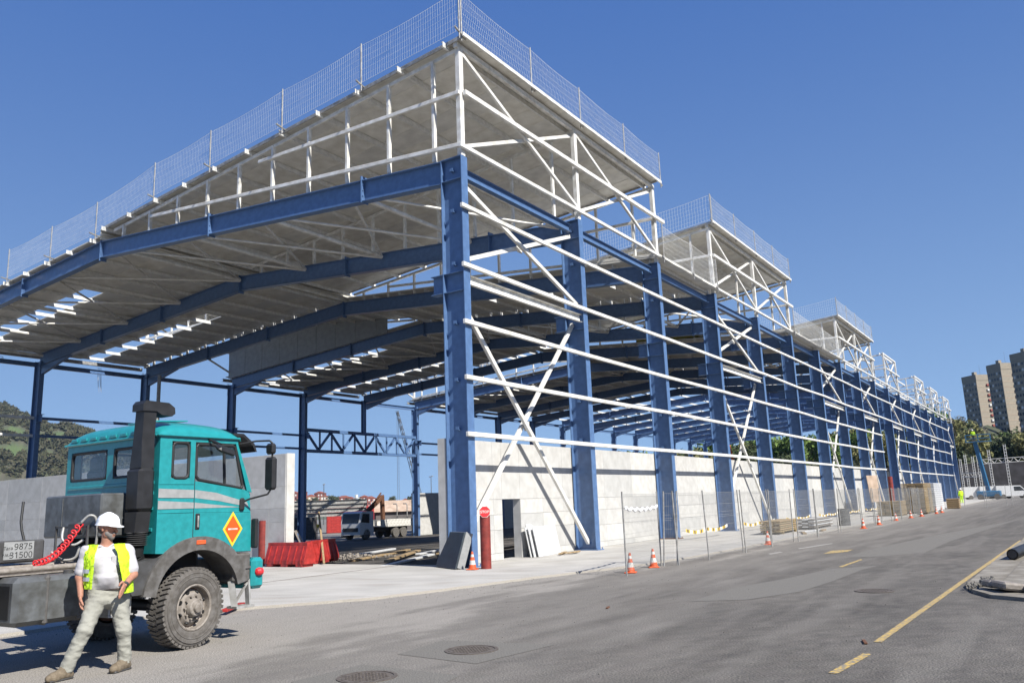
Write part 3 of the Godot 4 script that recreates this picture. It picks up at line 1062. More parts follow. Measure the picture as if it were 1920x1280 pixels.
# ---------- background ----------
func crown_mesh(sd: int, h: float, w: float, leaves: int, size: float, ca: Color, cb: Color, gap := 0.0) -> ArrayMesh:
	var r := RandomNumberGenerator.new()
	r.seed = sd
	var b := MB.new()
	b.use_col = true
	var lobes := []
	for i in 9:
		var a := r.randf() * TAU; var q := sqrt(r.randf()) * w * 0.3
		lobes.append([Vector3(cos(a) * q, h * r.randf_range(0.3, 0.85), sin(a) * q), r.randf_range(0.2, 0.34) * w])
	for i in leaves:
		var l: Array = lobes[r.randi() % lobes.size()]
		var d := Vector3(r.randfn(), r.randfn() * 0.8, r.randfn()).normalized()
		var p: Vector3 = l[0] + d * l[1] * pow(r.randf(), 0.4)
		if gap > 0.0 and noise.get_noise_3d(p.x * 0.5 + sd, p.y * 0.5, p.z * 0.5) < -gap:
			continue
		var s := size * r.randf_range(0.5, 1.2)
		var u := Vector3(r.randfn(), r.randfn(), r.randfn()).normalized()
		var t := u.cross(Vector3(r.randfn(), r.randfn(), r.randfn())).normalized()
		b.col = ca.lerp(cb, r.randf())
		b.tri(p - u * s * 0.5, p + u * s * 0.5 + t * s * 0.2, p + t * s, d)
		b.tri(p - u * s * 0.5, p + u * s * 0.4 - t * s * 0.1, p - t * s * 0.8 + u * s * 0.1, d)
	return b.mesh()

func trunk_mesh(h: float, r: float, sd: int) -> ArrayMesh:
	var q := RandomNumberGenerator.new()
	q.seed = sd
	var b := MB.new()
	b.cyl(Vector3(0, -0.6, 0), Vector3(0.1, h * 0.45, 0.05), r, r * 0.7, 7)
	b.cyl(Vector3(0.1, h * 0.45, 0.05), Vector3(0.0, h * 0.85, 0.0), r * 0.7, r * 0.25, 6)
	for i in 5:
		var a := q.randf() * TAU
		var y := h * q.randf_range(0.35, 0.65)
		b.cyl(Vector3(0.05, y, 0.02), Vector3(cos(a) * h * 0.25, y + h * 0.2, sin(a) * h * 0.25), r * 0.35, r * 0.1, 5)
	return b.mesh()

func hill_y(x: float, z: float) -> float:
	var up := clampf((x - 172.0) / 70.0, 0.0, 1.0) * 7.0 * lerpf(1.0, 0.2, smoothstep(-16.0, 2.0, z)) + clampf((x - 300.0) / 170.0, 0.0, 1.0) * 16.0
	var side := smoothstep(-112.0, -80.0, z)
	var bump := 5.5 * exp(-pow((z + 15.0) / 11.0, 2.0)) * smoothstep(178.0, 235.0, x)
	return (6.3 + up + bump) * side * smoothstep(170.9, 171.3, x) - 1.2 + 0.8 * noise.get_noise_2d(x * 0.06, z * 0.06)

func build_background() -> void:
	# wooded slope beyond the far end of the hall
	var b := sheet(axis(171.0, 300.0, 5.0, 170.9, 700.0, 1.3), axis(-120.0, 110.0, 5.0, -121.0, 420.0, 1.4), hill_y, func(x, z):
		var k: float = 0.8 + 0.5 * noise.get_noise_2d(x * 0.2, z * 0.2)
		return Color(0.06 * k, 0.066 * k, 0.028 * k))
	structure("hill", b, M.veg)
	var rw := MB.new()
	rw.bx(Vector3(170.2, -1.0, -80), Vector3(170.95, 6.6, 130))
	single("retaining_wall", "dark stone retaining wall at the foot of the wooded slope", "wall", rw, M.retain)
	var kinds := [
		[crown_mesh(1, 9.0, 8.0, 900, 0.75, Color(0.12, 0.125, 0.042), Color(0.23, 0.215, 0.085)), "olive green tree with a loose spring crown on the slope beyond the hall"],
		[crown_mesh(2, 10.0, 9.0, 1000, 0.8, Color(0.065, 0.11, 0.02), Color(0.14, 0.21, 0.045)), "bright green bushy tree on the slope beyond the hall"],
		[crown_mesh(3, 9.0, 7.0, 520, 0.6, Color(0.12, 0.1, 0.07), Color(0.2, 0.175, 0.12), 0.1), "bare brownish tree with thin twigs on the slope beyond the hall"],
		[crown_mesh(4, 8.0, 9.0, 1100, 0.75, Color(0.035, 0.05, 0.02), Color(0.08, 0.1, 0.04)), "dark green dense tree on the slope beyond the hall"]]
	var trunks := [trunk_mesh(9, 0.22, 1), trunk_mesh(10, 0.25, 2), trunk_mesh(9, 0.16, 3), trunk_mesh(8, 0.25, 4)]
	var protos := [null, null, null, null]
	var r := RandomNumberGenerator.new()
	r.seed = 5
	var n := 0
	for row in 15:
		var x := 178.0 + row * 11.0
		var z := (-92.0 if row < 9 else -38.0) + r.randf() * 6.0
		while z < (36.0 if row < 7 else 22.0):
			var kx := x + r.randf_range(-4, 4)
			var kind := r.randi() % 4
			if z > -25.0 and row < 3:
				kind = [0, 3, 3, 0][r.randi() % 4]
			if z < -30.0:
				kind = [0, 1, 3, 1][r.randi() % 4]
			var p := Vector3(kx, hill_y(kx, z) - 0.2, z)
			if protos[kind] == null:
				var t := thing(["olive_tree", "bushy_tree", "bare_tree", "dense_tree"][kind], kinds[kind][1], "tree", p, "trees on the slope beyond the hall", r.randf() * TAU)
				part(t, "trunk", trunks[kind], M.bark)
				part(t, "crown", kinds[kind][0], M.veg)
				protos[kind] = t
			else:
				var t := copy_of(protos[kind], p, r.randf() * TAU)
				t.scale = Vector3.ONE * r.randf_range(0.6, 1.05)
			n += 1
			z += r.randf_range(6.0, 11.0)
	build_towers()
	build_far_left()
	build_railway()

func build_towers() -> void:
	var labels := ["tall apartment tower farthest down the slope with a flat roof box", "tall apartment tower with a pale sunlit front standing between two others", "tall apartment tower standing highest and nearest of the three on the slope"]
	var spec := [[away(1830, 702, 540), 11.0, 11.0, 17, 0.0], [away(1876, 680, 497), 9.5, 11.5, 18, 0.0], [away(1924, 658, 450), 9.5, 10.0, 19, 0.0]]
	var win := MB.new()
	win.bx(Vector3(-0.55, -0.65, -0.1), Vector3(0.55, 0.65, 0.08))
	var wm := win.mesh()
	var bal := MB.new()
	bal.bx(Vector3(-0.9, -1.3, -0.1), Vector3(0.9, -0.2, 0.75))
	var bm := bal.mesh()
	for i in 3:
		var c: Vector3 = spec[i][0]
		var wl: float = spec[i][1]; var wr: float = spec[i][2]; var fl: int = spec[i][3]
		var h := fl * 2.9 + 4.0
		# local x runs along the pale front, local z towards it; nearest corner at the origin
		var t := thing("apartment_tower", labels[i], "building", Vector3(c.x, c.y - h, c.z), "", -PI * 0.25)
		# rotate so that +z (pale front) faces the sun side
		t.rotation.y = -PI * 0.25
		var body := MB.new()
		body.bx(Vector3(0.0, 0, -wl), Vector3(wr, h - 3.4, 0))
		part(t, "wall", body, M.tower_light)
		var flank := MB.new()
		flank.bx(Vector3(-0.25, 0, -wl), Vector3(-0.003, h - 3.4, -0.02))
		part(t, "flank_wall", flank, M.tower_light)
		var top := MB.new()
		top.bx(Vector3(-0.3, h - 3.39, -wl - 0.1), Vector3(wr + 0.1, h, 0.15))
		part(t, "parapet", top, M.tower_light)
		var lift := MB.new()
		lift.bx(Vector3(0.2, h + 0.002, -3.2), Vector3(2.0, h + 1.6, -1.2))
		part(t, "roof_box", lift, M.tower_light)
		var an := MB.new()
		an.cyl(Vector3(wr * 0.6, h, -4), Vector3(wr * 0.6, h + 6.5, -4), 0.06, 0.04, 5)
		part(t, "antenna", an, M.steel)
		for f in range(5, fl):
			var y := f * 2.9 + 1.6
			var s := MB.new()
			s.bx(Vector3(0.02, y - 1.65, 0.003), Vector3(wr, y - 1.45, 0.07))
			part(t, "floor_band", s, M.stucco)
			for k in 5:
				part(t, "window", wm, M.window if (f * 3 + k) % 4 else M.tower_white, Transform3D(Basis(Vector3(0, 0, 1), Vector3(0, 1, 0), Vector3(-1, 0, 0)), Vector3(-0.26, y, -wl * (k + 0.6) / 5.2)))
			part(t, "balcony", bm, M.tower_red if f % 3 else M.tower_white, at(wr * 0.62, y, 0))
			part(t, "window", wm, M.window, at(wr * 0.78, y, 0))
			part(t, "balcony", bm, M.tower_white, at(wr * 0.92, y, 0))

func ridge(px: float) -> float:
	var pts := [[-900, 150.0], [-300, 210.0], [-60, 176.0], [0, 163.0], [40, 149.0], [90, 139.0], [140, 140.0], [200, 112.0], [300, 58.0], [420, 8.0], [600, 0.0]]
	for i in pts.size() - 1:
		if px <= pts[i + 1][0]:
			return lerpf(pts[i][1], pts[i + 1][1], clampf((px - pts[i][0]) / (pts[i + 1][0] - pts[i][0]), 0, 1))
	return 0.0

func build_far_left() -> void:
	# mountain across the water: columns of points along bearings
	var b := MB.new()
	b.use_col = true
	var cols := 130; var rws := 46
	var grid := []
	var tint := []
	for i in cols + 1:
		var px := lerpf(-500, 560, float(i) / cols)
		var d := ray(px, 980.0)
		d.y = 0
		d = d.normalized()
		var line := []; var ln := []
		for k in rws + 1:
			var s := float(k) / rws
			var dist := lerpf(750.0, 1900.0, s)
			var shape := sin(PI * pow(s, 0.8) * 0.98) if s < 0.98 else 0.0
			var q := cam_pos + d * dist
			var f := noise.get_noise_2d(q.x * 0.06, q.z * 0.06)
			var g := noise.get_noise_2d(q.x * 0.006 + 4.0, q.z * 0.006)
			var y := ridge(px) * 0.87 * shape * (1.0 + 0.1 * g) + 5.0 * f * shape
			line.append(Vector3(q.x, y - 3.0, q.z))
			var wood := Color(0.05, 0.052, 0.032).lerp(Color(0.09, 0.082, 0.055), 0.5 + 0.9 * f)
			var field := smoothstep(-0.02, 0.06, noise.get_noise_2d(q.x * 0.008 + 30.0, q.z * 0.011) + 0.0 - absf(s - 0.3) * 1.6)
			ln.append(wood.lerp(Color(0.085, 0.12, 0.04), field))
		grid.append(line)
		tint.append(ln)
	for i in cols:
		for k in rws:
			for tr in [[0, 1, 2], [0, 2, 3]]:
				var p := [grid[i][k], grid[i + 1][k], grid[i + 1][k + 1], grid[i][k + 1]]
				var c := [tint[i][k], tint[i + 1][k], tint[i + 1][k + 1], tint[i][k + 1]]
				var nn: Vector3 = (p[tr[1]] - p[tr[0]]).cross(p[tr[2]] - p[tr[0]]).normalized()
				if nn.y < 0:
					nn = -nn
				var order: Array = [tr[0], tr[1], tr[2]]
				if (p[tr[1]] - p[tr[0]]).cross(p[tr[2]] - p[tr[0]]).y > 0:
					order = [tr[0], tr[2], tr[1]]
				for j in order:
					b.v.append(p[j]); b.n.append(nn); b.c.append(c[j]); b.uv.append(Vector2.ZERO)
	structure("mountain", b, M.veg)
	# woods on the mountain, one mass of crowns
	var cr := crown_mesh(21, 9.0, 9.0, 60, 3.4, Color(0.036, 0.042, 0.018), Color(0.1, 0.09, 0.05))
	var mm := MultiMesh.new()
	mm.transform_format = MultiMesh.TRANSFORM_3D
	mm.mesh = cr
	var r := RandomNumberGenerator.new()
	r.seed = 77
	var xs := []
	for n in 9000:
		var i := r.randi() % cols; var k := 3 + r.randi() % (rws - 16)
		var c: Color = tint[i][k]
		if c.g > 0.1:
			continue
		var p: Vector3 = grid[i][k].lerp(grid[i + 1][k + 1], r.randf())
		if ridge(lerpf(-500, 560, float(i) / cols)) < 15.0:
			continue
		xs.append(Transform3D(Basis(Vector3.UP, r.randf() * TAU).scaled(Vector3.ONE * r.randf_range(0.6, 1.2)), p - Vector3(0, 3, 0)))
	mm.instance_count = xs.size()
	for n in xs.size():
		mm.set_instance_transform(n, xs[n])
	var wo := MultiMeshInstance3D.new()
	wo.name = "far_woods"
	wo.multimesh = mm
	wo.material_override = M.veg
	add_child(wo)
	wo.set_meta("kind", "stuff")
	metas(wo, "brown green woods covering the mountain across the water", "woods")
	# town across the water
	var spots := [[552, 925, 13, "brick"], [566, 923, 17, "brick"], [582, 931, 14, "stucco"], [600, 925, 16, "brick"], [608, 931, 12, "stucco"], [644, 933, 20, "brick"], [657, 935, 14, "stucco"], [683, 932, 18, "brick"], [694, 934, 14, "brick"], [702, 938, 12, "stucco"], [760, 938, 14, "brick"]]
	var wmesh := MB.new()
	wmesh.bx(Vector3(-0.7, -0.8, -0.1), Vector3(0.7, 0.8, 0.12))
	var wm := wmesh.mesh()
	for i in spots.size():
		var s: Array = spots[i]
		var top := away(s[0], s[1], 850.0 + 12.0 * (i % 4))
		var w: float = s[2] * 0.62
		var dirn := Vector3(cam_pos.x - top.x, 0, cam_pos.z - top.z).normalized()
		var t := thing("town_house", "small %s block of flats in the town across the water" % ["red brick" if s[3] == "brick" else "ochre stucco"][0], "building", Vector3(top.x, -1, top.z), "houses of the town across the water", atan2(dirn.x, dirn.z) + 0.3 * (i % 3 - 1))
		var h := top.y + 1.0
		var body := MB.new()
		body.bx(Vector3(-w * 0.5, 0, -w * 0.5), Vector3(w * 0.5, h, w * 0.5))
		part(t, "wall", body, M.brick if s[3] == "brick" else M.stucco)
		var rf := MB.new()
		rf.prism(PackedVector2Array([Vector2(-w * 0.55, 0), Vector2(w * 0.55, 0), Vector2(0, 2.2)]), Transform3D(Basis(), Vector3(0, h, -w * 0.55)), w * 1.1)
		part(t, "roof", rf, M.brick)
		for f in int(h / 3.4):
			for k in 3:
				part(t, "window", wm, M.tower_white if (k + f + i) % 3 else M.window, at((k - 1) * w * 0.3, h - 1.8 - f * 3.0, w * 0.5))
	# trees of the town
	var tc := crown_mesh(31, 8.0, 9.0, 500, 0.9, Color(0.05, 0.06, 0.03), Color(0.11, 0.12, 0.06))
	var tt := trunk_mesh(8, 0.25, 8)
	var first: Node3D = null
	for q in [[560, 940], [574, 940], [590, 938], [622, 934], [630, 936], [652, 940], [672, 940], [712, 940], [735, 936], [768, 936], [775, 934], [781, 935]]:
		var p := away(q[0], q[1], 800.0)
		p.y = p.y - 5.0
		if first == null:
			first = thing("town_tree", "grey green tree among the houses across the water", "tree", p, "trees of the town across the water")
			part(first, "trunk", tt, M.bark)
			part(first, "crown", tc, M.veg)
		else:
			copy_of(first, p, q[0] * 1.3)
	# yard lamps beyond the hall
	var lm := MB.new()
	lm.cyl(Vector3.ZERO, Vector3(0, 10.0, 0), 0.11, 0.07, 8)
	var am := MB.new()
	am.bar(Vector3(-1.3, 10.0, 0), Vector3(1.3, 10.0, 0), 0.08, 0.08)
	var hm := MB.new()
	hm.cb(Vector3(-1.6, 9.9, -0.15), Vector3(-0.9, 10.08, 0.15), 0.04)
	hm.cb(Vector3(0.9, 9.9, -0.15), Vector3(1.6, 10.08, 0.15), 0.04)
	var l0: Node3D = null
	for q in [[607, 908, "tall twin yard lamp above the red houses across the water"], [808, 893, "tall twin yard lamp beside the concrete pier at the gateway"]]:
		var p := away(q[0], q[1], 190.0)
		p.y -= 10.0
		if l0 == null:
			l0 = thing("yard_lamp", q[2], "street lamp", p, "", 0.9)
			part(l0, "pole", lm, M.steel)
			part(l0, "arm", am, M.steel)
			part(l0, "lamp_head", hm, M.galv)
		else:
			copy_of(l0, p, 0.9, q[2])
	# lattice crane behind the hall
	var c0 := away(793, 955, 130); var c1 := away(744, 770, 130)
	var cr2 := thing("lattice_crane", "slender lattice crane boom leaning behind the far columns", "crane", Vector3(c0.x, -0.9, c0.z))
	var boom := MB.new()
	var o := cr2.position
	var ax := (c1 - c0).normalized()
	var s1 := ax.cross(Vector3(0.6, 0, 0.8)).normalized() * 0.45; var s2 := ax.cross(s1).normalized() * 0.45
	var corners := [s1, s2, -s1, -s2]
	for k in 4:
		boom.cyl(c0 + corners[k] - o, c1 + corners[k] * 0.4 - o, 0.05, 0.04, 5)
	for k in 14:
		var a := c0.lerp(c1, k / 14.0) - o; var e := c0.lerp(c1, (k + 1) / 14.0) - o
		var sc := lerpf(1.0, 0.4, k / 14.0)
		for j in 4:
			boom.wire(a + corners[j] * sc, e + corners[(j + 1) % 4] * sc, 0.03)
	part(cr2, "boom", boom, M.steel)
	var cb := MB.new()
	cb.wire(c1 - o, Vector3(c1.x - o.x, 1.5, c1.z - o.z), 0.03)
	cb.wire(c1 + Vector3(0.35, 0, 0) - o, Vector3(c1.x - o.x + 0.35, 1.5, c1.z - o.z), 0.03)
	part(cr2, "hoist_cable", cb, M.steel)
	var cbody := MB.new()
	cbody.cb(Vector3(-1.5, 0.0, -2.5), Vector3(1.5, 2.2, 2.0), 0.15)
	part(cr2, "body", cbody, M.yellow)
	# things standing in the yard beyond
	var b1 := MB.new()
	b1.cb(Vector3(-3, 0, -1.2), Vector3(3, 2.6, 1.2), 0.04)
	for k in 11:
		b1.bx(Vector3(-2.9 + k * 0.53, 0.15, 1.2), Vector3(-2.7 + k * 0.53, 2.45, 1.23))
	single("container", "red shipping container in the yard behind the white truck", "container", b1, M.red, Transform3D(Basis(Vector3.UP, -0.75).scaled(Vector3(1, 1.25, 1)), Vector3(59.5, -0.9, -63.5)))
	var sh := thing("yard_shed", "low cream roofed shed in the yard behind the white truck", "shed", Vector3(68.5, -0.9, -59.5), "", -0.75)
	var sb := MB.new()
	sb.bx(Vector3(-6, 0, -3), Vector3(6, 2.4, 3))
	part(sh, "wall", sb, M.shed_wall)
	sb = MB.new()
	sb.prism(PackedVector2Array([Vector2(-3.4, 0), Vector2(3.4, 0), Vector2(0, 1.5)]), Transform3D(Basis(Vector3(0, 0, -1), Vector3(0, 1, 0), Vector3(1, 0, 0)), Vector3(-6.3, 2.4, 0)), 12.6)
	part(sh, "roof", sb, M.stucco)
	var wt := thing("signal_tower", "small white lattice tower among the houses across the water", "tower", Vector3(away(668, 940, 600).x, -1, away(668, 940, 600).z))
	var wb := MB.new()
	for k in 4:
		var dx := 1.6 if k < 2 else -1.6; var dz := 1.6 if k % 2 == 0 else -1.6
		wb.bar(Vector3(dx, 0, dz), Vector3(dx * 0.3, 12, dz * 0.3), 0.35, 0.35)
	for y in [4.0, 8.0, 12.0]:
		wb.bx(Vector3(-1.6, y, -1.6), Vector3(1.6, y + 0.4, 1.6))
	part(wt, "frame", wb, M.white)
	wb = MB.new()
	wb.cb(Vector3(-0.9, 12.4, -0.9), Vector3(0.9, 14.5, 0.9), 0.2)
	part(wt, "lantern", wb, M.white)
	# thin grey pole seen over the truck
	var pq := away(298, 712, 60); 
	var po := MB.new()
	po.cyl(Vector3.ZERO, Vector3(0, pq.y + 1.2, 0), 0.15, 0.12, 10)
	single("grey_pole", "plain pale grey pole rising behind the truck's air intake", "pole", po, M.galv, at(pq.x, -0.9, pq.z))

func build_railway() -> void:
	# lattice masts of the railway at the end of the road
	var proto: Node3D = null
	var spots := [[1846, 930, 845, 160.0], [1868, 925, 843, 158.0], [1900, 912, 832, 160.0], [1836, 905, 855, 166.0], [1822, 905, 852, 172.0], [1812, 905, 860, 176.0]]
	for q in spots:
		var base := away(q[0], 940, q[3])
		var top := away(q[0] - 8, q[2], q[3])
		var p := Vector3(base.x, -0.3, base.z)
		if proto == null:
			proto = thing("lattice_mast", "white lattice railway mast before the stone retaining wall", "mast", p, "railway masts at the end of the road")
			var b := MB.new()
			for k in 2:
				for j in 2:
					b.bar(Vector3(-0.25 + k * 0.5, 0, -0.15 + j * 0.3), Vector3(-0.25 + k * 0.5, 9.0, -0.15 + j * 0.3), 0.06, 0.06)
			part(proto, "leg_frame", b, M.white)
			b = MB.new()
			for k in 18:
				b.bx(Vector3(-0.22, k * 0.5 + 0.1, -0.18), Vector3(0.22, k * 0.5 + 0.22, 0.18))
			part(proto, "lattice", b, M.white)
		else:
			var c := copy_of(proto, p, 0.0)
			c.scale.y = clampf((top.y + 0.3) / 9.0, 0.6, 1.2)
	# beams between the masts
	for q in [[away(1836, 868, 160), away(1925, 862, 160), "upper"], [away(1805, 893, 170), away(1845, 891, 166), "lower"]]:
		var b := MB.new()
		var p0: Vector3 = q[0]; var p1: Vector3 = q[1]
		var d := Vector3(0, 0.55, 0)
		b.bar(p0 + d, p1 + d, 0.09, 0.09)
		b.bar(p0 - d * 0.3, p1 - d * 0.3, 0.09, 0.09)
		for k in 12:
			b.wire(p0.lerp(p1, k / 12.0) + (d if k % 2 else -d * 0.3), p0.lerp(p1, (k + 1) / 12.0) + (-d * 0.3 if k % 2 else d), 0.04)
		single("lattice_gantry", "%s white lattice gantry carried by the railway masts" % q[2], "gantry", b, M.white)
	# boom lift with a worker in its basket
	var lp := away(1857, 936, 144)
	var lift := thing("boom_lift", "blue boom lift with its mast raised at the end of the hall", "lift", Vector3(lp.x, ROAD, lp.z))
	var b := MB.new()
	b.cb(Vector3(-1.1, 0.45, -1.6), Vector3(1.1, 1.3, 1.6), 0.12)
	part(lift, "chassis", b, M.blue_machine)
	for s in [[-1.1, -1.1], [1.1, -1.1], [-1.1, 1.1], [1.1, 1.1]]:
		b = MB.new()
		b.cyl(Vector3(s[0] - 0.16, 0.42, s[1]), Vector3(s[0] + 0.16, 0.42, s[1]), 0.42, 0.42, 14)
		part(lift, "wheel", b, M.rubber)
	b = MB.new()
	b.cbar(Vector3(0, 1.3, 0), Vector3(0.2, 8.6, -0.9), 0.42, 0.55, 0.04)
	part(lift, "boom", b, M.blue_machine)
	var bk := MB.new()
	bk.bx(Vector3(-0.5, 8.62, -2.1), Vector3(0.7, 8.74, 1.3))
	for z in [-2.05, -0.4, 1.25]:
		for x in [-0.48, 0.68]:
			bk.bar(Vector3(x, 8.74, z), Vector3(x, 9.75, z), 0.06, 0.06)
	for y in [9.2, 9.75]:
		for x in [-0.48, 0.68]:
			bk.bar(Vector3(x, y, -2.05), Vector3(x, y, 1.25), 0.06, 0.06)
		for z in [-2.05, 1.25]:
			bk.bar(Vector3(-0.48, y, z), Vector3(0.68, y, z), 0.06, 0.06)
	part(lift, "basket", bk, M.blue_machine)
	# parked vans behind
	for q in [[1838, "white van parked behind the boom lift under the lattice masts"], [1868, "white van parked by the fence below the tall lattice mast"], [1899, "grey white van parked farthest along the railway fence"]]:
		var p := away(q[0], 930, 152)
		var v := thing("parked_van", q[1], "van", Vector3(p.x, ROAD, p.z), "", 0.35)
		build_van(v)

func build_van(v: Node3D) -> void:
	var b := MB.new()
	b.prism(PackedVector2Array([Vector2(-2.4, 0.35), Vector2(2.5, 0.35), Vector2(2.55, 0.95), Vector2(1.75, 1.15), Vector2(1.05, 1.95), Vector2(-2.35, 2.0)]), Transform3D(Basis(Vector3(0, 0, 1), Vector3(0, 1, 0), Vector3(-1, 0, 0)), Vector3(0.9, 0, 0)), 1.8)
	part(v, "body", b, M.panel_white)
	for s in [-1.0, 1.0]:
		b = MB.new()
		b.prism(PackedVector2Array([Vector2(0.1, 1.15), Vector2(1.6, 1.15), Vector2(1.0, 1.8), Vector2(0.1, 1.8)]), Transform3D(Basis(Vector3(0, 0, 1), Vector3(0, 1, 0), Vector3(-1, 0, 0)), Vector3(s * 0.905 + 0.005, 0, 0)), 0.01)
		part(v, "side_window", b, M.dark_glass)
		for z in [-1.5, 1.6]:
			b = MB.new()
			b.cyl(Vector3(s * 0.72, 0.34, z), Vector3(s * 0.93, 0.34, z), 0.34, 0.34, 14)
			part(v, "wheel", b, M.rubber)
	b = MB.new()
	b.bar(Vector3(0, 1.58, 1.42), Vector3(0, 1.2, 1.75), 1.6, 0.02, Vector3(0, 0.6, 0.7))
	part(v, "windscreen", b, M.dark_glass)

# ---------- the teal tractor truck ----------
func arc_pts(c: Vector2, r: float, a0: float, a1: float, n: int) -> PackedVector2Array:
	var p := PackedVector2Array()
	for i in n + 1:
		var a := deg_to_rad(lerpf(a0, a1, float(i) / n))
		p.append(c + Vector2(cos(a), sin(a)) * r)
	return p

func ring_sector(c: Vector2, r0: float, r1: float, a0: float, a1: float, n: int) -> PackedVector2Array:
	var p := arc_pts(c, r1, a0, a1, n)
	var q := arc_pts(c, r0, a0, a1, n)
	q.reverse()
	p.append_array(q)
	return p

func truck_wheel(t: Node3D, c: Vector3, out: float, steer: float) -> void:
	# out: +1 when the outer face looks to +z
	var bas := Basis(Vector3.UP, steer)
	# lathe axis y -> wheel axis z
	var xf := Transform3D(bas * Basis(Vector3(1, 0, 0), Vector3(0, 0, out), Vector3(0, -out, 0)), c)
	var b := MB.new()
	var prof := [Vector2(0.29, -0.15), Vector2(0.33, -0.165), Vector2(0.44, -0.17), Vector2(0.49, -0.155), Vector2(0.508, -0.13), Vector2(0.508, 0.13), Vector2(0.49, 0.155), Vector2(0.44, 0.17), Vector2(0.36, 0.168), Vector2(0.33, 0.16), Vector2(0.29, 0.14)]
	b.lathe(xf, prof, 44)
	# tread lugs
	for k in 46:
		var a := TAU * k / 46.0
		for s in [-1.0, 1.0]:
			var a2: float = a + (TAU / 92.0 if s > 0 else 0.0)
			var d := Vector3(cos(a2), 0, sin(a2)); var tg := Vector3(-sin(a2), 0, cos(a2))
			var tw := Transform3D(Basis(tg, Vector3.UP, d).rotated(d, 0.25 * s), d * 0.513 + Vector3(0, s * 0.088, 0))
			b.box(xf * tw, Vector3(0.042, 0.13, 0.032))
		var d2 := Vector3(cos(a), 0, sin(a))
		b.box(xf * Transform3D(Basis(Vector3(-sin(a), 0, cos(a)), Vector3.UP, d2), d2 * 0.513), Vector3(0.05, 0.05, 0.028))
	for q in [0.4, 0.455]:
		b.lathe(xf, [Vector2(q - 0.01, 0.168), Vector2(q - 0.004, 0.175), Vector2(q + 0.004, 0.175), Vector2(q + 0.01, 0.166)], 44)
	var w := part(t, "wheel", b, M.rubber)
	b = MB.new()
	b.lathe(xf, [Vector2(0.3, 0.14), Vector2(0.305, 0.155), Vector2(0.29, 0.162), Vector2(0.275, 0.15), Vector2(0.27, 0.06), Vector2(0.25, 0.045), Vector2(0.235, 0.07), Vector2(0.19, 0.115), Vector2(0.175, 0.12), Vector2(0.12, 0.12)], 36)
	part(w, "rim", b, M.hub)
	b = MB.new()
	b.lathe(xf, [Vector2(0.125, 0.115), Vector2(0.125, 0.14), Vector2(0.11, 0.19), Vector2(0.1, 0.2), Vector2(0.07, 0.205), Vector2(0.062, 0.235), Vector2(0.045, 0.24), Vector2(0.0, 0.24)], 28)
	for k in 10:
		var a := TAU * k / 10.0
		b.cyl(xf * Vector3(cos(a) * 0.152, 0.115, sin(a) * 0.152), xf * Vector3(cos(a) * 0.152, 0.158, sin(a) * 0.152), 0.017, 0.014, 6)
	part(w, "hub", b, M.hub)
	b = MB.new()
	for k in 8:
		var a := TAU * (k + 0.5) / 8.0
		var p := Vector3(cos(a) * 0.213, 0.098, sin(a) * 0.213)
		b.cyl(xf * (p - Vector3(cos(a) * 0.008, -0.003, sin(a) * 0.008)), xf * (p + Vector3(cos(a) * 0.008, 0.004, sin(a) * 0.008)), 0.028, 0.028, 10)
	part(w, "hand_hole", b, M.gum)
	b = MB.new()
	b.cyl(xf * Vector3(0, -0.14, 0), xf * Vector3(0, 0.05, 0), 0.26, 0.26, 24)
	part(w, "brake_drum", b, M.rust)

func pane(t: Node, called: String, poly: Array, xf: Transform3D, gasket := 0.022) -> void:
	# a window: rubber gasket ring and a thin glass pane, polygon in local xy
	var pl := PackedVector2Array(poly)
	var b := MB.new()
	var grown: PackedVector2Array = Geometry2D.offset_polygon(pl, gasket, Geometry2D.JOIN_ROUND)[0]
	var inner: PackedVector2Array = Geometry2D.offset_polygon(pl, 0.0005, Geometry2D.JOIN_ROUND)[0]
	for i in pl.size():
		var a := pl[i]; var c := pl[(i + 1) % pl.size()]
		b.cyl(xf * Vector3(a.x, a.y, 0), xf * Vector3(c.x, c.y, 0), gasket, gasket, 8)
	var g := part(t, called, b, M.gum)
	b = MB.new()
	b.prism(inner, xf * at(0, 0, -0.002), 0.004)
	part(g, "pane", b, M.glass)

func rounded(x0: float, y0: float, x1: float, y1: float, r: float) -> Array:
	var p := []
	for q in [[x1 - r, y1 - r, 0], [x0 + r, y1 - r, 90], [x0 + r, y0 + r, 180], [x1 - r, y0 + r, 270]]:
		for k in 4:
			var a := deg_to_rad(q[2] + k * 30.0)
			p.append(Vector2(q[0] + cos(a) * r, q[1] + sin(a) * r))
	return p

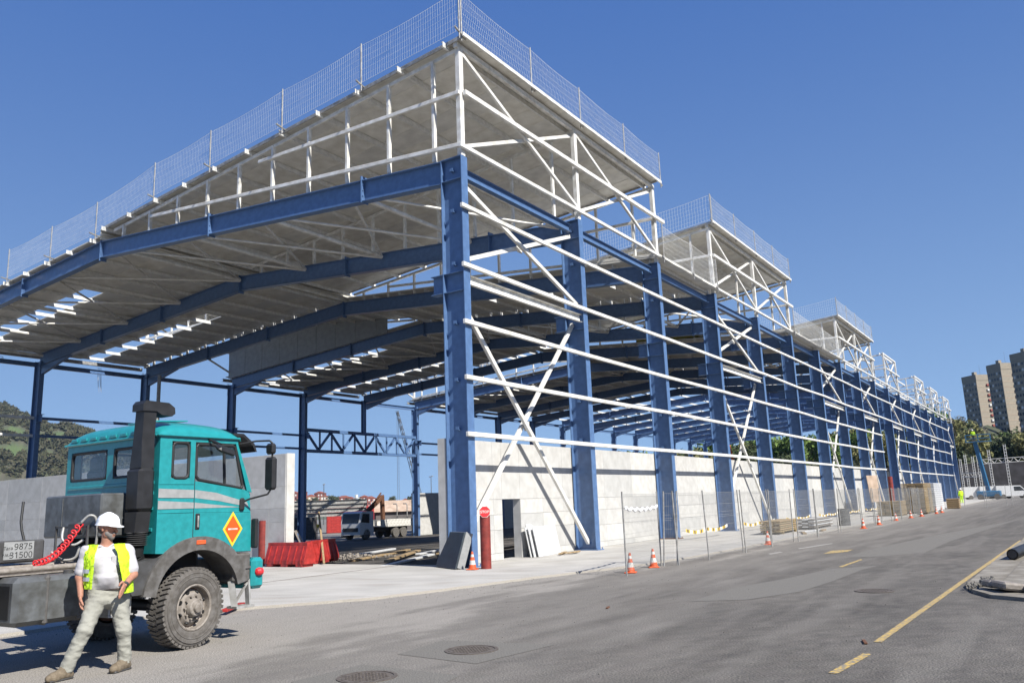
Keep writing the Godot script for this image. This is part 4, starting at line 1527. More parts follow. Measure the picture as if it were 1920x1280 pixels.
func build_truck() -> void:
	var t := thing("tractor_truck", "teal tractor truck with a black air intake stack parked before the gateway", "truck", Vector3(-12.0, 0, 3.05))
	var SX := Basis()                                                  # side panels: polygon xy -> x forward, y up, depth +z
	# --- cab shell
	for s in [1.0, -1.0]:
		var xf := Transform3D(SX, Vector3(0, 0, 1.11 if s > 0 else -1.15))
		var b := MB.new()
		var quarter := PackedVector2Array([Vector2(-0.6, 1.22), Vector2(-0.46, 1.21)])
		quarter.append_array(arc_pts(Vector2(0.05, 0.6), 0.8, 129, 97, 6))
		quarter.append_array(PackedVector2Array([Vector2(-0.052, 1.41), Vector2(-0.052, 2.16), Vector2(-0.6, 2.16)]))
		b.prism(quarter, xf, 0.04)
		b.bx(Vector3(-0.6, 2.16, xf.origin.z), Vector3(-0.42, 2.7, xf.origin.z + 0.04))
		b.bx(Vector3(-0.13, 2.16, xf.origin.z), Vector3(-0.052, 2.7, xf.origin.z + 0.04))
		b.bx(Vector3(-0.42, 2.16, xf.origin.z + 0.001), Vector3(-0.13, 2.2, xf.origin.z + 0.039))
		b.bx(Vector3(-0.6, 2.7, xf.origin.z), Vector3(0.66, 2.77, xf.origin.z + 0.04))
		b.prism(PackedVector2Array([Vector2(0.66, 2.7), Vector2(0.66, 2.77), Vector2(0.6, 2.77), Vector2(0.84, 2.02), Vector2(0.93, 2.0)]), xf * at(0, 0, 0.001), 0.038)
		var cab := part(t, "cab_side", b, M.teal)
		# door
		b = MB.new()
		var door := PackedVector2Array([Vector2(-0.044, 2.16)])
		door.append_array(PackedVector2Array([Vector2(-0.044, 1.41)]))
		door.append_array(arc_pts(Vector2(0.05, 0.6), 0.8, 94, 50, 8))
		door.append_array(PackedVector2Array([Vector2(0.62, 1.17), Vector2(0.93, 1.16), Vector2(0.92, 1.6), Vector2(0.88, 2.0), Vector2(0.79, 2.04)]))
		b.prism(door, xf * at(0, 0, 0.002 * s), 0.042)
		var d := part(t, "door", b, M.teal)
		b = MB.new()
		for q in [[Vector2(-0.048, 2.69), Vector2(-0.048, 1.4)], [Vector2(0.93, 1.16), Vector2(0.62, 1.165)]]:
			b.cyl(xf * Vector3(q[0].x, q[0].y, 0.037 if s > 0 else 0.003), xf * Vector3(q[1].x, q[1].y, 0.037 if s > 0 else 0.003), 0.006, 0.006, 6)
		part(d, "door_seal", b, M.gum)
		b = MB.new()
		var zo := 1.155 if s > 0 else -1.165
		b.cb(Vector3(-0.02, 1.5, zo - 0.02), Vector3(0.05, 1.72, zo + 0.012), 0.01)
		part(d, "door_handle", b, M.black_plastic)
		b = MB.new()
		b.cb(Vector3(0.0, 1.53, zo + 0.012 * s), Vector3(0.025, 1.69, zo + 0.03 * s), 0.006)
		part(d, "door_latch", b, M.galv)
		var zg := 1.14 if s > 0 else -1.14
		pane(cab, "quarter_window", rounded(-0.4, 2.2, -0.15, 2.68, 0.06), Transform3D(SX, Vector3(0, 0, zg)))
		pane(d, "side_window", [Vector2(0.58, 2.67), Vector2(0.0, 2.67), Vector2(-0.03, 2.63), Vector2(-0.03, 2.23), Vector2(0.02, 2.18), Vector2(0.74, 2.06), Vector2(0.76, 2.1), Vector2(0.62, 2.64)], Transform3D(SX, Vector3(0, 0, zg)))
		b = MB.new()
		b.bar(Vector3(0.45, 2.13, zg), Vector3(0.42, 2.66, zg), 0.03, 0.03)
		part(d, "window_divider", b, M.gum)
		# silver stripes
		for q in [[[-0.598, 1.94], [-0.598, 2.06], [-0.056, 2.04], [-0.056, 1.93]], [[-0.598, 1.79], [-0.598, 1.9], [-0.056, 1.87], [-0.056, 1.79]], [[-0.04, 1.93], [-0.04, 2.04], [0.3, 2.0], [0.84, 1.86], [0.87, 1.79], [0.35, 1.885]], [[-0.04, 1.79], [-0.04, 1.87], [0.22, 1.84], [0.74, 1.79]]]:
			var pl := PackedVector2Array()
			for e in q:
				pl.append(Vector2(e[0], e[1]))
			b = MB.new()
			b.prism(pl, Transform3D(SX, Vector3(0, 0, 1.1545 if s > 0 else -1.158)), 0.003)
			part(t, "stripe", b, M.silver)
	# swage lines pressed in the door and quarter panel
	for q in [[[-0.59, 1.74], [-0.06, 1.74]], [[-0.03, 1.74], [0.9, 1.72]], [[-0.59, 2.12], [-0.06, 2.12]]]:
		var b := MB.new()
		b.cyl(Vector3(q[0][0], q[0][1], 1.15), Vector3(q[1][0], q[1][1], 1.152), 0.007, 0.007, 6)
		part(t, "swage_line", b, M.teal)
	# diamond sign on the door
	var dia := func(r: float, z: float, dep: float) -> MB:
		var b := MB.new()
		b.prism(PackedVector2Array([Vector2(0.6, 1.485 + 0.245 * r), Vector2(0.6 - 0.168 * r, 1.485), Vector2(0.6, 1.485 - 0.245 * r), Vector2(0.6 + 0.168 * r, 1.485)]), at(0, 0, z), dep)
		return b
	var sg := part(t, "diamond_sign", dia.call(1.0, 1.156, 0.004), M.yellow)
	part(sg, "sign_face", dia.call(0.78, 1.16, 0.002), M.orange_sign)
	var dash := MB.new()
	dash.bx(Vector3(0.52, 1.475, 1.162), Vector3(0.68, 1.497, 1.1635))
	part(sg, "sign_bar", dash, M.paint_white)
	# rear wall of the cab with two windows
	var b := MB.new()
	var xr := -0.6
	b.bx(Vector3(xr, 1.22, -1.11), Vector3(xr + 0.04, 2.24, 1.11))
	b.bx(Vector3(xr, 2.66, -1.11), Vector3(xr + 0.04, 2.77, 1.11))
	for z in [[-1.11, -1.04], [-0.1, 0.06], [1.02, 1.11]]:
		b.bx(Vector3(xr, 2.24, z[0]), Vector3(xr + 0.04, 2.66, z[1]))
	for y in [1.5, 1.78, 1.98, 2.12]:
		b.cb(Vector3(xr - 0.014, y, -1.06), Vector3(xr + 0.005, y + 0.05, 1.06), 0.012)
	var rear := part(t, "cab_rear", b, M.teal)
	var RB := Transform3D(Basis(Vector3(0, 0, 1), Vector3(0, 1, 0), Vector3(-1, 0, 0)), Vector3(xr + 0.02, 0, 0))
	pane(rear, "rear_window", rounded(-1.03, 2.25, -0.11, 2.65, 0.07), RB, 0.026)
	pane(rear, "rear_window", rounded(0.07, 2.25, 1.01, 2.65, 0.07), RB, 0.026)
	# front: lower panel, windscreen, visor
	b = MB.new()
	b.cb(Vector3(0.9, 1.15, -1.1), Vector3(0.955, 2.0, 1.1), 0.02)
	for k in 5:
		b.bx(Vector3(0.955, 1.3 + k * 0.11, -0.75), Vector3(0.975, 1.36 + k * 0.11, 0.75))
	part(t, "grille", b, M.teal)
	b = MB.new()
	b.bar(Vector3(0.93, 2.0, 0), Vector3(0.66, 2.74, 0), 2.16, 0.012, Vector3(0.9, 0.4, 0))
	part(t, "windscreen", b, M.glass)
	b = MB.new()
	b.prism(PackedVector2Array([Vector2(0.6, 2.86), Vector2(0.78, 2.86), Vector2(0.98, 2.72), Vector2(1.03, 2.6), Vector2(1.0, 2.6), Vector2(0.95, 2.69), Vector2(0.77, 2.82), Vector2(0.6, 2.83)]), at(0, 0, -1.12), 2.24)
	part(t, "sun_visor", b, M.black_plastic)
	# roof: rounded shell
	b = MB.new()
	var nu := 26; var nv := 30
	var rp := func(u: float, v: float) -> Vector3:
		var e := pow(maxf(0.0, 1.0 - pow(absf(u), 5.0)), 0.5) * pow(maxf(0.0, 1.0 - pow(absf(v), 5.0)), 0.5)
		return Vector3(lerpf(-0.63, 0.7, u * 0.5 + 0.5), 2.775 + 0.235 * e - 0.03 * maxf(u, 0.0), v * 1.17)
	for i in nu:
		for k in nv:
			var q := []
			var qn := []
			for o in [[0, 0], [1, 0], [1, 1], [0, 1]]:
				# denser towards the edges
				var u := sin(PI * 0.5 * (2.0 * (i + o[0]) / nu - 1.0)); var v := sin(PI * 0.5 * (2.0 * (k + o[1]) / nv - 1.0))
				q.append(rp.call(u, v))
				var uu := clampf(u, -0.995, 0.995); var vv := clampf(v, -0.995, 0.995)
				var du: Vector3 = rp.call(uu + 0.004, vv) - rp.call(uu - 0.004, vv); var dv: Vector3 = rp.call(uu, vv + 0.004) - rp.call(uu, vv - 0.004)
				qn.append(dv.cross(du).normalized())
			b.squad(q[0], q[1], q[2], q[3], qn[0], qn[1], qn[2], qn[3])
	var rf := part(t, "roof", b, M.teal)
	b = MB.new()
	b.cb(Vector3(-0.65, 2.755, -1.19), Vector3(0.68, 2.79, -1.13), 0.012)
	b.cb(Vector3(-0.65, 2.755, 1.13), Vector3(0.68, 2.79, 1.19), 0.012)
	b.cb(Vector3(-0.65, 2.755, -1.129), Vector3(-0.6, 2.79, 1.129), 0.012)
	part(rf, "gutter", b, M.teal)
	for k in 8:
		b = MB.new()
		b.cb(Vector3(-0.645, 2.81, -1.0 + k * 0.25), Vector3(-0.62, 2.86, -0.84 + k * 0.25), 0.01)
		part(rf, "rib", b, M.teal)
	b = MB.new()
	b.bar(Vector3(-0.25, 3.045, 0.1), Vector3(0.32, 3.08, 0.1), 0.62, 0.02)
	b.bar(Vector3(0.2, 2.99, 0.1), Vector3(0.2, 3.06, 0.1), 0.05, 0.3)
	part(rf, "roof_hatch", b, M.teal)
	# interior
	b = MB.new()
	b.bx(Vector3(-0.555, 1.25, -1.1), Vector3(0.88, 1.3, 1.1))
	b.cb(Vector3(0.5, 1.4, -1.08), Vector3(0.86, 1.98, 1.08), 0.08)
	part(t, "dashboard", b, M.black_plastic)
	for z in [-0.62, 0.62]:
		b = MB.new()
		b.cb(Vector3(-0.35, 1.35, z - 0.25), Vector3(0.15, 1.75, z + 0.25), 0.07)
		b.cbox(Transform3D(Basis(Vector3(0, 0, 1), 0.15), Vector3(-0.38, 2.05, z)), Vector3(0.14, 0.75, 0.46), 0.06)
		b.cb(Vector3(-0.5, 2.38, z - 0.13), Vector3(-0.41, 2.6, z + 0.13), 0.04)
		part(t, "seat", b, M.black_plastic)
	b = MB.new()
	for k in 18:
		var a0 := TAU * k / 18.0; var a1 := TAU * (k + 1) / 18.0
		b.cyl(Vector3(0.42 + cos(a0) * 0.12, 1.95 + cos(a0) * 0.08, -0.62 + sin(a0) * 0.22), Vector3(0.42 + cos(a1) * 0.12, 1.95 + cos(a1) * 0.08, -0.62 + sin(a1) * 0.22), 0.016, 0.016, 6)
	part(t, "steering_wheel", b, M.gum)
	# mirrors
	b = MB.new()
	b.tube(PackedVector3Array([Vector3(0.7, 2.7, 1.12), Vector3(0.86, 2.74, 1.3), Vector3(0.97, 2.74, 1.47), Vector3(1.0, 2.7, 1.5), Vector3(1.0, 2.05, 1.5), Vector3(0.96, 1.96, 1.46), Vector3(0.8, 1.9, 1.25), Vector3(0.74, 1.85, 1.15)]), 0.014, 8)
	b.cb(Vector3(0.7, 1.74, 1.15), Vector3(0.78, 1.92, 1.2), 0.02)
	var ma := part(t, "mirror_arm", b, M.gum)
	b = MB.new()
	b.cb(Vector3(0.96, 2.02, 1.36), Vector3(1.05, 2.5, 1.58), 0.035)
	part(ma, "mirror", b, M.black_plastic)
	b = MB.new()
	b.cb(Vector3(0.96, 2.54, 1.38), Vector3(1.04, 2.7, 1.56), 0.03)
	part(ma, "mirror", b, M.black_plastic)
	b = MB.new()
	b.cyl(Vector3(0.16, 2.74, 1.15), Vector3(0.2, 2.66, 1.36), 0.02, 0.02, 8)
	b.cbox(Transform3D(Basis(Vector3(1, 0, 0), 0.5).rotated(Vector3.BACK, -0.25), Vector3(0.25, 2.58, 1.4)), Vector3(0.3, 0.07, 0.18), 0.034)
	part(t, "kerb_mirror", b, M.black_plastic)
	# fenders, steps, bumper
	for s in [1.0, -1.0]:
		b = MB.new()
		b.prism(ring_sector(Vector2(0.05, 0.58), 0.65, 0.83, 12, 172, 22), at(0, 0, 0.72 if s > 0 else -1.2), 0.48)
		var fd := part(t, "wheel_arch", b, M.fender)
		b = MB.new()
		b.cb(Vector3(-0.02, 1.3, s * 1.2 - 0.01), Vector3(0.13, 1.36, s * 1.2 + 0.012), 0.008)
		part(fd, "side_marker", b, M.orange)
		b = MB.new()
		b.prism(PackedVector2Array([Vector2(-0.5, 1.17), Vector2(-0.92, 1.12), Vector2(-0.98, 0.85), Vector2(-0.9, 0.72), Vector2(-0.75, 0.72), Vector2(-0.62, 0.86)]), at(0, 0, 0.68 if s > 0 else -1.16), 0.48)
		var mg := part(t, "mudguard", b, M.dark_grey)
		b = MB.new()
		b.cyl(Vector3(-0.66, 0.93, s * 1.16), Vector3(-0.66, 0.93, s * 1.175), 0.035, 0.03, 12)
		part(mg, "reflector", b, M.orange)
		b = MB.new()
		b.cb(Vector3(0.64, 0.74, minf(s * 0.75, s * 1.16)), Vector3(0.94, 1.14, maxf(s * 0.75, s * 1.16)), 0.03)
		b.bx(Vector3(0.66, 0.92, s * 1.16 - 0.01), Vector3(0.92, 0.95, s * 1.16 + 0.02))
		part(t, "step_box", b, M.fender)
		b = MB.new()
		b.bar(Vector3(0.66, 0.76, s * 1.08), Vector3(0.7, 0.4, s * 1.12), 0.03, 0.09)
		b.bar(Vector3(0.94, 0.76, s * 1.08), Vector3(0.94, 0.4, s * 1.12), 0.03, 0.09)
		b.bx(Vector3(0.66, 0.38, s * 1.12 - 0.12), Vector3(0.97, 0.41, s * 1.12 + 0.1))
		b.bar(Vector3(0.7, 0.42, s * 1.1), Vector3(0.94, 0.74, s * 1.1), 0.03, 0.03)
		part(t, "ladder_step", b, M.galv)
	b = MB.new()
	b.cb(Vector3(0.95, 0.62, -1.19), Vector3(1.17, 1.06, 1.19), 0.05)
	var bu := part(t, "bumper", b, M.teal)
	b = MB.new()
	b.lathe(Transform3D(Basis(Vector3(0, 0, 1), PI * 0.5), Vector3(1.05, 0.86, 1.2)).rotated_local(Vector3.RIGHT, 0.0), [Vector2(0.05, -0.05), Vector2(0.06, 0.0), Vector2(0.045, 0.05), Vector2(0.0, 0.065)], 14)
	part(bu, "corner_lamp", b, M.bright_red)
	b = MB.new()
	b.cb(Vector3(0.93, 1.2, 1.13), Vector3(0.99, 1.62, 1.26), 0.02)
	part(t, "air_deflector", b, M.black_plastic)
	# air intake stack behind the cab
	b = MB.new()
	b.cb(Vector3(-0.88, 1.76, 0.82), Vector3(-0.65, 2.34, 1.17), 0.05)
	b.prism(PackedVector2Array([Vector2(0.87, 2.33), Vector2(1.13, 2.33), Vector2(1.12, 2.7), Vector2(1.14, 3.1), Vector2(0.95, 3.1), Vector2(0.92, 2.7)]), Transform3D(Basis(Vector3(0, 0, 1), Vector3(0, 1, 0), Vector3(-1, 0, 0)), Vector3(-0.67, 0, 0)), 0.18)
	b.prism(PackedVector2Array([Vector2(0.86, 1.765), Vector2(1.13, 1.765), Vector2(1.1, 1.5), Vector2(0.88, 1.5)]), Transform3D(Basis(Vector3(0, 0, 1), Vector3(0, 1, 0), Vector3(-1, 0, 0)), Vector3(-0.68, 0, 0)), 0.2)
	var ink := part(t, "air_intake", b, M.black_plastic)
	b = MB.new()
	b.prism(PackedVector2Array([Vector2(-0.88, 3.08), Vector2(-0.88, 3.17), Vector2(-0.84, 3.22), Vector2(-0.5, 3.21), Vector2(-0.41, 3.15), Vector2(-0.4, 3.07), Vector2(-0.45, 3.03), Vector2(-0.6, 3.04), Vector2(-0.68, 3.085)]), at(0, 0, 0.91), 0.25)
	part(ink, "intake_cap", b, M.black_plastic)
	b = MB.new()
	for k in 7:
		b.lathe(at(-0.77, 1.34 + k * 0.026, 0.99), [Vector2(0.1, -0.013), Vector2(0.135, 0.0), Vector2(0.1, 0.013)], 18)
	part(ink, "bellows", b, M.dark_grey)
	b = MB.new()
	b.tube(PackedVector3Array([Vector3(-0.77, 1.34, 0.99), Vector3(-0.76, 1.22, 0.95), Vector3(-0.66, 1.12, 0.85), Vector3(-0.5, 1.06, 0.75), Vector3(-0.3, 1.02, 0.6)]), 0.1, 12)
	part(ink, "intake_hose", b, M.gum)
	# equipment box, chassis, tank
	b = MB.new()
	b.cb(Vector3(-1.16, 1.46, -0.6), Vector3(-0.68, 2.02, 0.78), 0.02)
	b.bx(Vector3(-1.168, 1.5, -0.15), Vector3(-1.16, 1.98, -0.14))
	part(t, "equipment_box", b, M.tank)
	b = MB.new()
	b.cb(Vector3(-1.0, 0.7, -0.62), Vector3(0.5, 1.44, 0.62), 0.1)
	part(t, "engine_block", b, M.gum)
	for z in [-0.42, 0.42]:
		b = MB.new()
		b.channel(Vector3(-5.2, 0.92, z), Vector3(0.9, 0.92, z), Vector3.UP, 0.28, 0.09, 0.01)
		part(t, "chassis_rail", b, M.fender)
	b = MB.new()
	for q in [[1.12, 0.7], [1.1, 0.52], [1.13, 0.3]]:
		b.cyl(Vector3(-5.0, q[0], q[1]), Vector3(-1.2, q[0] + 0.01, q[1]), 0.035, 0.035, 8)
	b.bx(Vector3(-5.0, 1.07, 0.25), Vector3(-1.25, 1.085, 0.75))
	part(t, "catwalk", b, M.hub)
	b = MB.new()
	b.cb(Vector3(-2.32, 0.52, 0.55), Vector3(-1.32, 1.06, 1.14), 0.055)
	var tk := part(t, "fuel_tank", b, M.tank)
	for x in [-1.95, -1.55]:
		b = MB.new()
		b.cb(Vector3(x - 0.03, 0.508, 0.54), Vector3(x + 0.03, 1.072, 1.152), 0.06)
		part(tk, "tank_strap", b, M.fender)
	b = MB.new()
	b.cyl(Vector3(-1.62, 1.05, 0.95), Vector3(-1.62, 1.1, 0.95), 0.06, 0.055, 14)
	part(tk, "tank_cap", b, M.dark_grey)
	b = MB.new()
	b.cb(Vector3(-2.325, 0.6, 0.66), Vector3(-2.31, 0.98, 1.04), 0.02)
	part(tk, "tank_end", b, M.gum)
	# battery box with cooling ribs under the mudguard
	b = MB.new()
	for k in 9:
		b.bx(Vector3(-1.12 + k * 0.035, 0.5, 0.8), Vector3(-1.1 + k * 0.035, 0.76, 1.02))
	b.bx(Vector3(-1.13, 0.48, 0.7), Vector3(-0.8, 0.5, 1.04))
	part(t, "battery_box", b, M.galv)
	b = MB.new()
	b.cyl(Vector3(-1.05, 0.62, -0.1), Vector3(-0.55, 0.62, -0.1), 0.17, 0.17, 16)
	part(t, "air_tank", b, M.gum)
	# weight plate on a blue beam, both coloured darker for shade falling there
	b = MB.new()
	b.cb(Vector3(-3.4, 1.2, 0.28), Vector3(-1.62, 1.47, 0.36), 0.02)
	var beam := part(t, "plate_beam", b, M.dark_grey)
	var pc := Vector3(-2.12, 1.335, 0.362)
	var q0 := on_plane_z(6, 1032, 3.05 + 0.362); var q1 := on_plane_z(62, 1031, 3.05 + 0.362)
	pc.x = (q0.x + q1.x) * 0.5 + 12.0
	pc.y = (q0.y + q1.y) * 0.5
	var pw := (q1.x - q0.x) * 0.5
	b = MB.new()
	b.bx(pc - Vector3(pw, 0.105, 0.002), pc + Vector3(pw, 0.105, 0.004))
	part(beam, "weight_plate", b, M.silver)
	for q in [["Tara", 0.055, -0.72, 0.03], ["9875", 0.1, 0.28, 0.045], ["P.M.A.", 0.04, -0.76, -0.05], ["31500", 0.1, 0.16, -0.055]]:
		var tm := text_mesh(q[0], q[1])
		part(beam, "lettering", tm, M.gum, at(pc.x + pw * q[2], pc.y + q[3], pc.z + 0.0055))
	# air hoses: a red coil and grey loops
	b = MB.new()
	var h0 := Vector3(-1.8, 1.18, 0.5); var h1 := Vector3(-1.33, 1.64, 0.62)
	var last := h0
	for k in range(1, 161):
		var s := k / 160.0
		var c := h0.lerp(h1, s) + Vector3(0, -0.12 * sin(PI * s), 0)
		var a := s * TAU * 13.0
		var p := c + Vector3(0.03 * cos(a) * 0.8, 0.034 * sin(a), 0.03 * cos(a))
		b.cyl(last, p, 0.012, 0.012, 5, false)
		last = p
	part(t, "coiled_hose", b, M.bright_red)
	for q in [[[-1.3, 1.66, 0.6], [-1.24, 1.74, 0.66], [-1.17, 1.7, 0.7], [-1.15, 1.5, 0.72], [-1.16, 1.28, 0.7], [-1.2, 1.1, 0.66]], [[-1.42, 1.6, 0.4], [-1.45, 1.45, 0.45], [-1.36, 1.38, 0.55], [-1.26, 1.44, 0.6]], [[-1.6, 1.95, -0.3], [-1.66, 1.7, -0.2], [-1.65, 1.45, -0.1], [-1.58, 1.2, 0.0]], [[-1.5, 1.3, 0.3], [-1.42, 1.2, 0.42], [-1.3, 1.22, 0.5], [-1.26, 1.36, 0.52]]]:
		b = MB.new()
		var pts := PackedVector3Array()
		for e in q:
			pts.append(Vector3(e[0], e[1], e[2]))
		b.tube(smooth_path(pts), 0.017, 7)
		part(t, "air_hose", b, M.gum if q[0][2] < 0.0 else M.galv)
	b = MB.new()
	b.bar(Vector3(-1.3, 1.06, 0.75), Vector3(-1.3, 1.62, 0.75), 0.025, 0.025)
	b.bar(Vector3(-1.3, 1.06, 0.0), Vector3(-1.3, 1.62, 0.0), 0.025, 0.025)
	b.bar(Vector3(-1.3, 1.6, 0.0), Vector3(-1.3, 1.6, 0.75), 0.025, 0.025)
	b.cb(Vector3(-1.32, 1.5, 0.3), Vector3(-1.24, 1.66, 0.55), 0.02)
	part(t, "hose_rack", b, M.dark_grey)
	# wheels
	truck_wheel(t, Vector3(0.0, 0.475, 1.0), 1.0, 0.14)
	truck_wheel(t, Vector3(0.0, 0.475, -1.0), -1.0, 0.14)
	for z in [1.0, 0.62, -0.62, -1.0]:
		truck_wheel(t, Vector3(-3.75, 0.475, z), signf(z), 0.0)
	b = MB.new()
	b.cyl(Vector3(0, 0.475, -0.9), Vector3(0, 0.475, 0.9), 0.08, 0.08, 10)
	b.cyl(Vector3(-3.75, 0.475, -0.9), Vector3(-3.75, 0.475, 0.9), 0.1, 0.1, 10)
	part(t, "axle", b, M.gum)

func on_plane_z(px: float, py: float, z: float) -> Vector3:
	var d := ray(px, py)
	return cam_pos + d * ((z - cam_pos.z) / d.z)

func text_mesh(s: String, size: float, bold := false) -> TextMesh:
	var tm := TextMesh.new()
	tm.text = s
	var f := SystemFont.new()
	f.font_names = PackedStringArray(["Droid Sans"])
	if bold:
		f.font_weight = 700
	tm.font = f
	tm.font_size = 64
	tm.pixel_size = size / 64.0
	tm.depth = 0.002
	return tm

func smooth_path(p: PackedVector3Array) -> PackedVector3Array:
	var c := Curve3D.new()
	for i in p.size():
		var tn := (p[mini(i + 1, p.size() - 1)] - p[maxi(i - 1, 0)]) * 0.17
		c.add_point(p[i], -tn, tn)
	return c.tessellate(4, 6)

# ---------- people ----------
# surface nets over a field of tapered capsules: [a, b, ra, rb]
func capsules(b: MB, bones: Array, cell: float, k: float, wrinkle := 0.0, wf := 14.0, cut_lo := -1e9, cut_hi := 1e9) -> void:
	var lo := Vector3.ONE * 1e9; var hi := -lo
	for q in bones:
		var r: float = maxf(q[2], q[3]) + cell * 3.0 + k
		for p in [q[0], q[1]]:
			lo = lo.min(p - Vector3.ONE * r)
			hi = hi.max(p + Vector3.ONE * r)
	var n := Vector3i(((hi - lo) / cell).ceil()) + Vector3i.ONE
	var f := PackedFloat32Array()
	f.resize(n.x * n.y * n.z)
	f.fill(0.5)
	var sy := n.x; var sz := n.x * n.y
	for q in bones:
		var a: Vector3 = q[0]; var c: Vector3 = q[1]
		var ra: float = q[2]; var rb: float = q[3]
		var r := maxf(ra, rb) + cell * 2.5 + k
		var l := Vector3i(((a.min(c) - Vector3.ONE * r - lo) / cell).floor()).clamp(Vector3i.ZERO, n - Vector3i.ONE)
		var h := Vector3i(((a.max(c) + Vector3.ONE * r - lo) / cell).ceil()).clamp(Vector3i.ZERO, n - Vector3i.ONE)
		var ab := c - a
		var inv := 1.0 / maxf(ab.length_squared(), 1e-9)
		for z in range(l.z, h.z + 1):
			for y in range(l.y, h.y + 1):
				var i := z * sz + y * sy
				for x in range(l.x, h.x + 1):
					var p := lo + Vector3(x, y, z) * cell
					var t := clampf((p - a).dot(ab) * inv, 0.0, 1.0)
					var d := p.distance_to(a + ab * t) - lerpf(ra, rb, t)
					var o := f[i + x]
					var e := maxf(k - absf(o - d), 0.0) / k
					f[i + x] = minf(o, d) - e * e * k * 0.25
	if wrinkle > 0.0:
		for z in n.z:
			for y in n.y:
				var i := z * sz + y * sy
				for x in n.x:
					if absf(f[i + x]) < cell * 3.0:
						var p := lo + Vector3(x, y, z) * cell
						f[i + x] += wrinkle * noise.get_noise_3d(p.x * wf * 0.6 + p.y * wf * 0.35, p.y * wf, p.z * wf * 0.6)
	if cut_lo > -1e8 or cut_hi < 1e8:
		for y in n.y:
			var py := lo.y + y * cell
			var cut := maxf(cut_lo - py, py - cut_hi)
			for z in n.z:
				for x in n.x:
					var i := z * sz + y * sy + x
					f[i] = maxf(f[i], cut)
	var ids := {}
	var pos := PackedVector3Array(); var nor := PackedVector3Array()
	for z in n.z - 1:
		for y in n.y - 1:
			for x in n.x - 1:
				var i := z * sz + y * sy + x
				var c0 := f[i]
				var m := 0
				var vals := [c0, f[i + 1], f[i + sy], f[i + sy + 1], f[i + sz], f[i + sz + 1], f[i + sz + sy], f[i + sz + sy + 1]]
				for v in vals:
					if v < 0.0:
						m += 1
				if m == 0 or m == 8:
					continue
				var s := Vector3.ZERO; var cnt := 0
				for e in [[0, 1], [2, 3], [4, 5], [6, 7], [0, 2], [1, 3], [4, 6], [5, 7], [0, 4], [1, 5], [2, 6], [3, 7]]:
					var va: float = vals[e[0]]; var vb: float = vals[e[1]]
					if (va < 0.0) != (vb < 0.0):
						var t := va / (va - vb)
						var pa := Vector3(e[0] & 1, (e[0] >> 1) & 1, (e[0] >> 2) & 1); var pb := Vector3(e[1] & 1, (e[1] >> 1) & 1, (e[1] >> 2) & 1)
						s += pa.lerp(pb, t)
						cnt += 1
				ids[i] = pos.size()
				pos.append(lo + (Vector3(x, y, z) + s / cnt) * cell)
				nor.append(Vector3(vals[1] + vals[3] + vals[5] + vals[7] - vals[0] - vals[2] - vals[4] - vals[6], vals[2] + vals[3] + vals[6] + vals[7] - vals[0] - vals[1] - vals[4] - vals[5], vals[4] + vals[5] + vals[6] + vals[7] - vals[0] - vals[1] - vals[2] - vals[3]).normalized())
	for i in ids:
		for ax in 3:
			var st: int = [1, sy, sz][ax]
			var s1: int = [sy, sz, 1][ax]; var s2: int = [sz, 1, sy][ax]
			if (f[i] < 0.0) == (f[i + st] < 0.0):
				continue
			if not (ids.has(i - s1) and ids.has(i - s2) and ids.has(i - s1 - s2)):
				continue
			var q := [ids[i], ids[i - s1], ids[i - s1 - s2], ids[i - s2]]
			b.squad(pos[q[0]], pos[q[1]], pos[q[2]], pos[q[3]], nor[q[0]], nor[q[1]], nor[q[2]], nor[q[3]])

func hand_bones(wrist: Vector3, dir: Vector3, palm_n: Vector3, side: Vector3, curl: float) -> Array:
	# dir: along the fingers, side: towards the thumb
	var o := []
	var base := wrist + dir * 0.085
	for k in 4:
		var s := side * (0.03 - 0.021 * k)
		o.append([wrist + dir * 0.01 + s * 0.6, base + s, 0.016, 0.0135])
		var len: float = [0.072, 0.08, 0.075, 0.058][k]
		var p0 := base + s
		var d := dir
		for j in 3:
			d = (d + palm_n * curl * (0.5 + 0.4 * j)).normalized()
			var p1: Vector3 = p0 + d * len * [0.45, 0.32, 0.26][j]
			o.append([p0, p1, 0.0105 - 0.001 * j, 0.0095 - 0.001 * j])
			p0 = p1
	var t0 := wrist + dir * 0.025 + side * 0.022
	var t1 := t0 + (dir * 0.6 + side * 0.8 + palm_n * 0.25).normalized() * 0.045
	var t2 := t1 + (dir * 0.85 + side * 0.35 + palm_n * 0.4).normalized() * 0.035
	var t3 := t2 + (dir * 0.95 + palm_n * 0.4).normalized() * 0.026
	o.append([t0, t1, 0.016, 0.013])
	o.append([t1, t2, 0.0125, 0.0115])
	o.append([t2, t3, 0.0115, 0.0095])
	return o

func build_people() -> void:
	build_walker()
	# three workers in high visibility clothing farther off
	small_person(Vector3(3.6, 0, -2.4), 0.4, "person in a yellow green vest standing inside the narrow doorway", M.trousers, true)
	var wp := P(1852, 962, ROAD)
	small_person(Vector3(95.0, ROAD, 3.6), 2.2, "person in bright yellow jacket standing beside the blue boom lift", M.hivis, true)
	var lp := away(1857, 936, 144)
	small_person(Vector3(lp.x + 0.1, ROAD + 8.76, lp.z - 1.0), 1.6, "person in yellow standing in the boom lift basket", M.dark_grey, true)

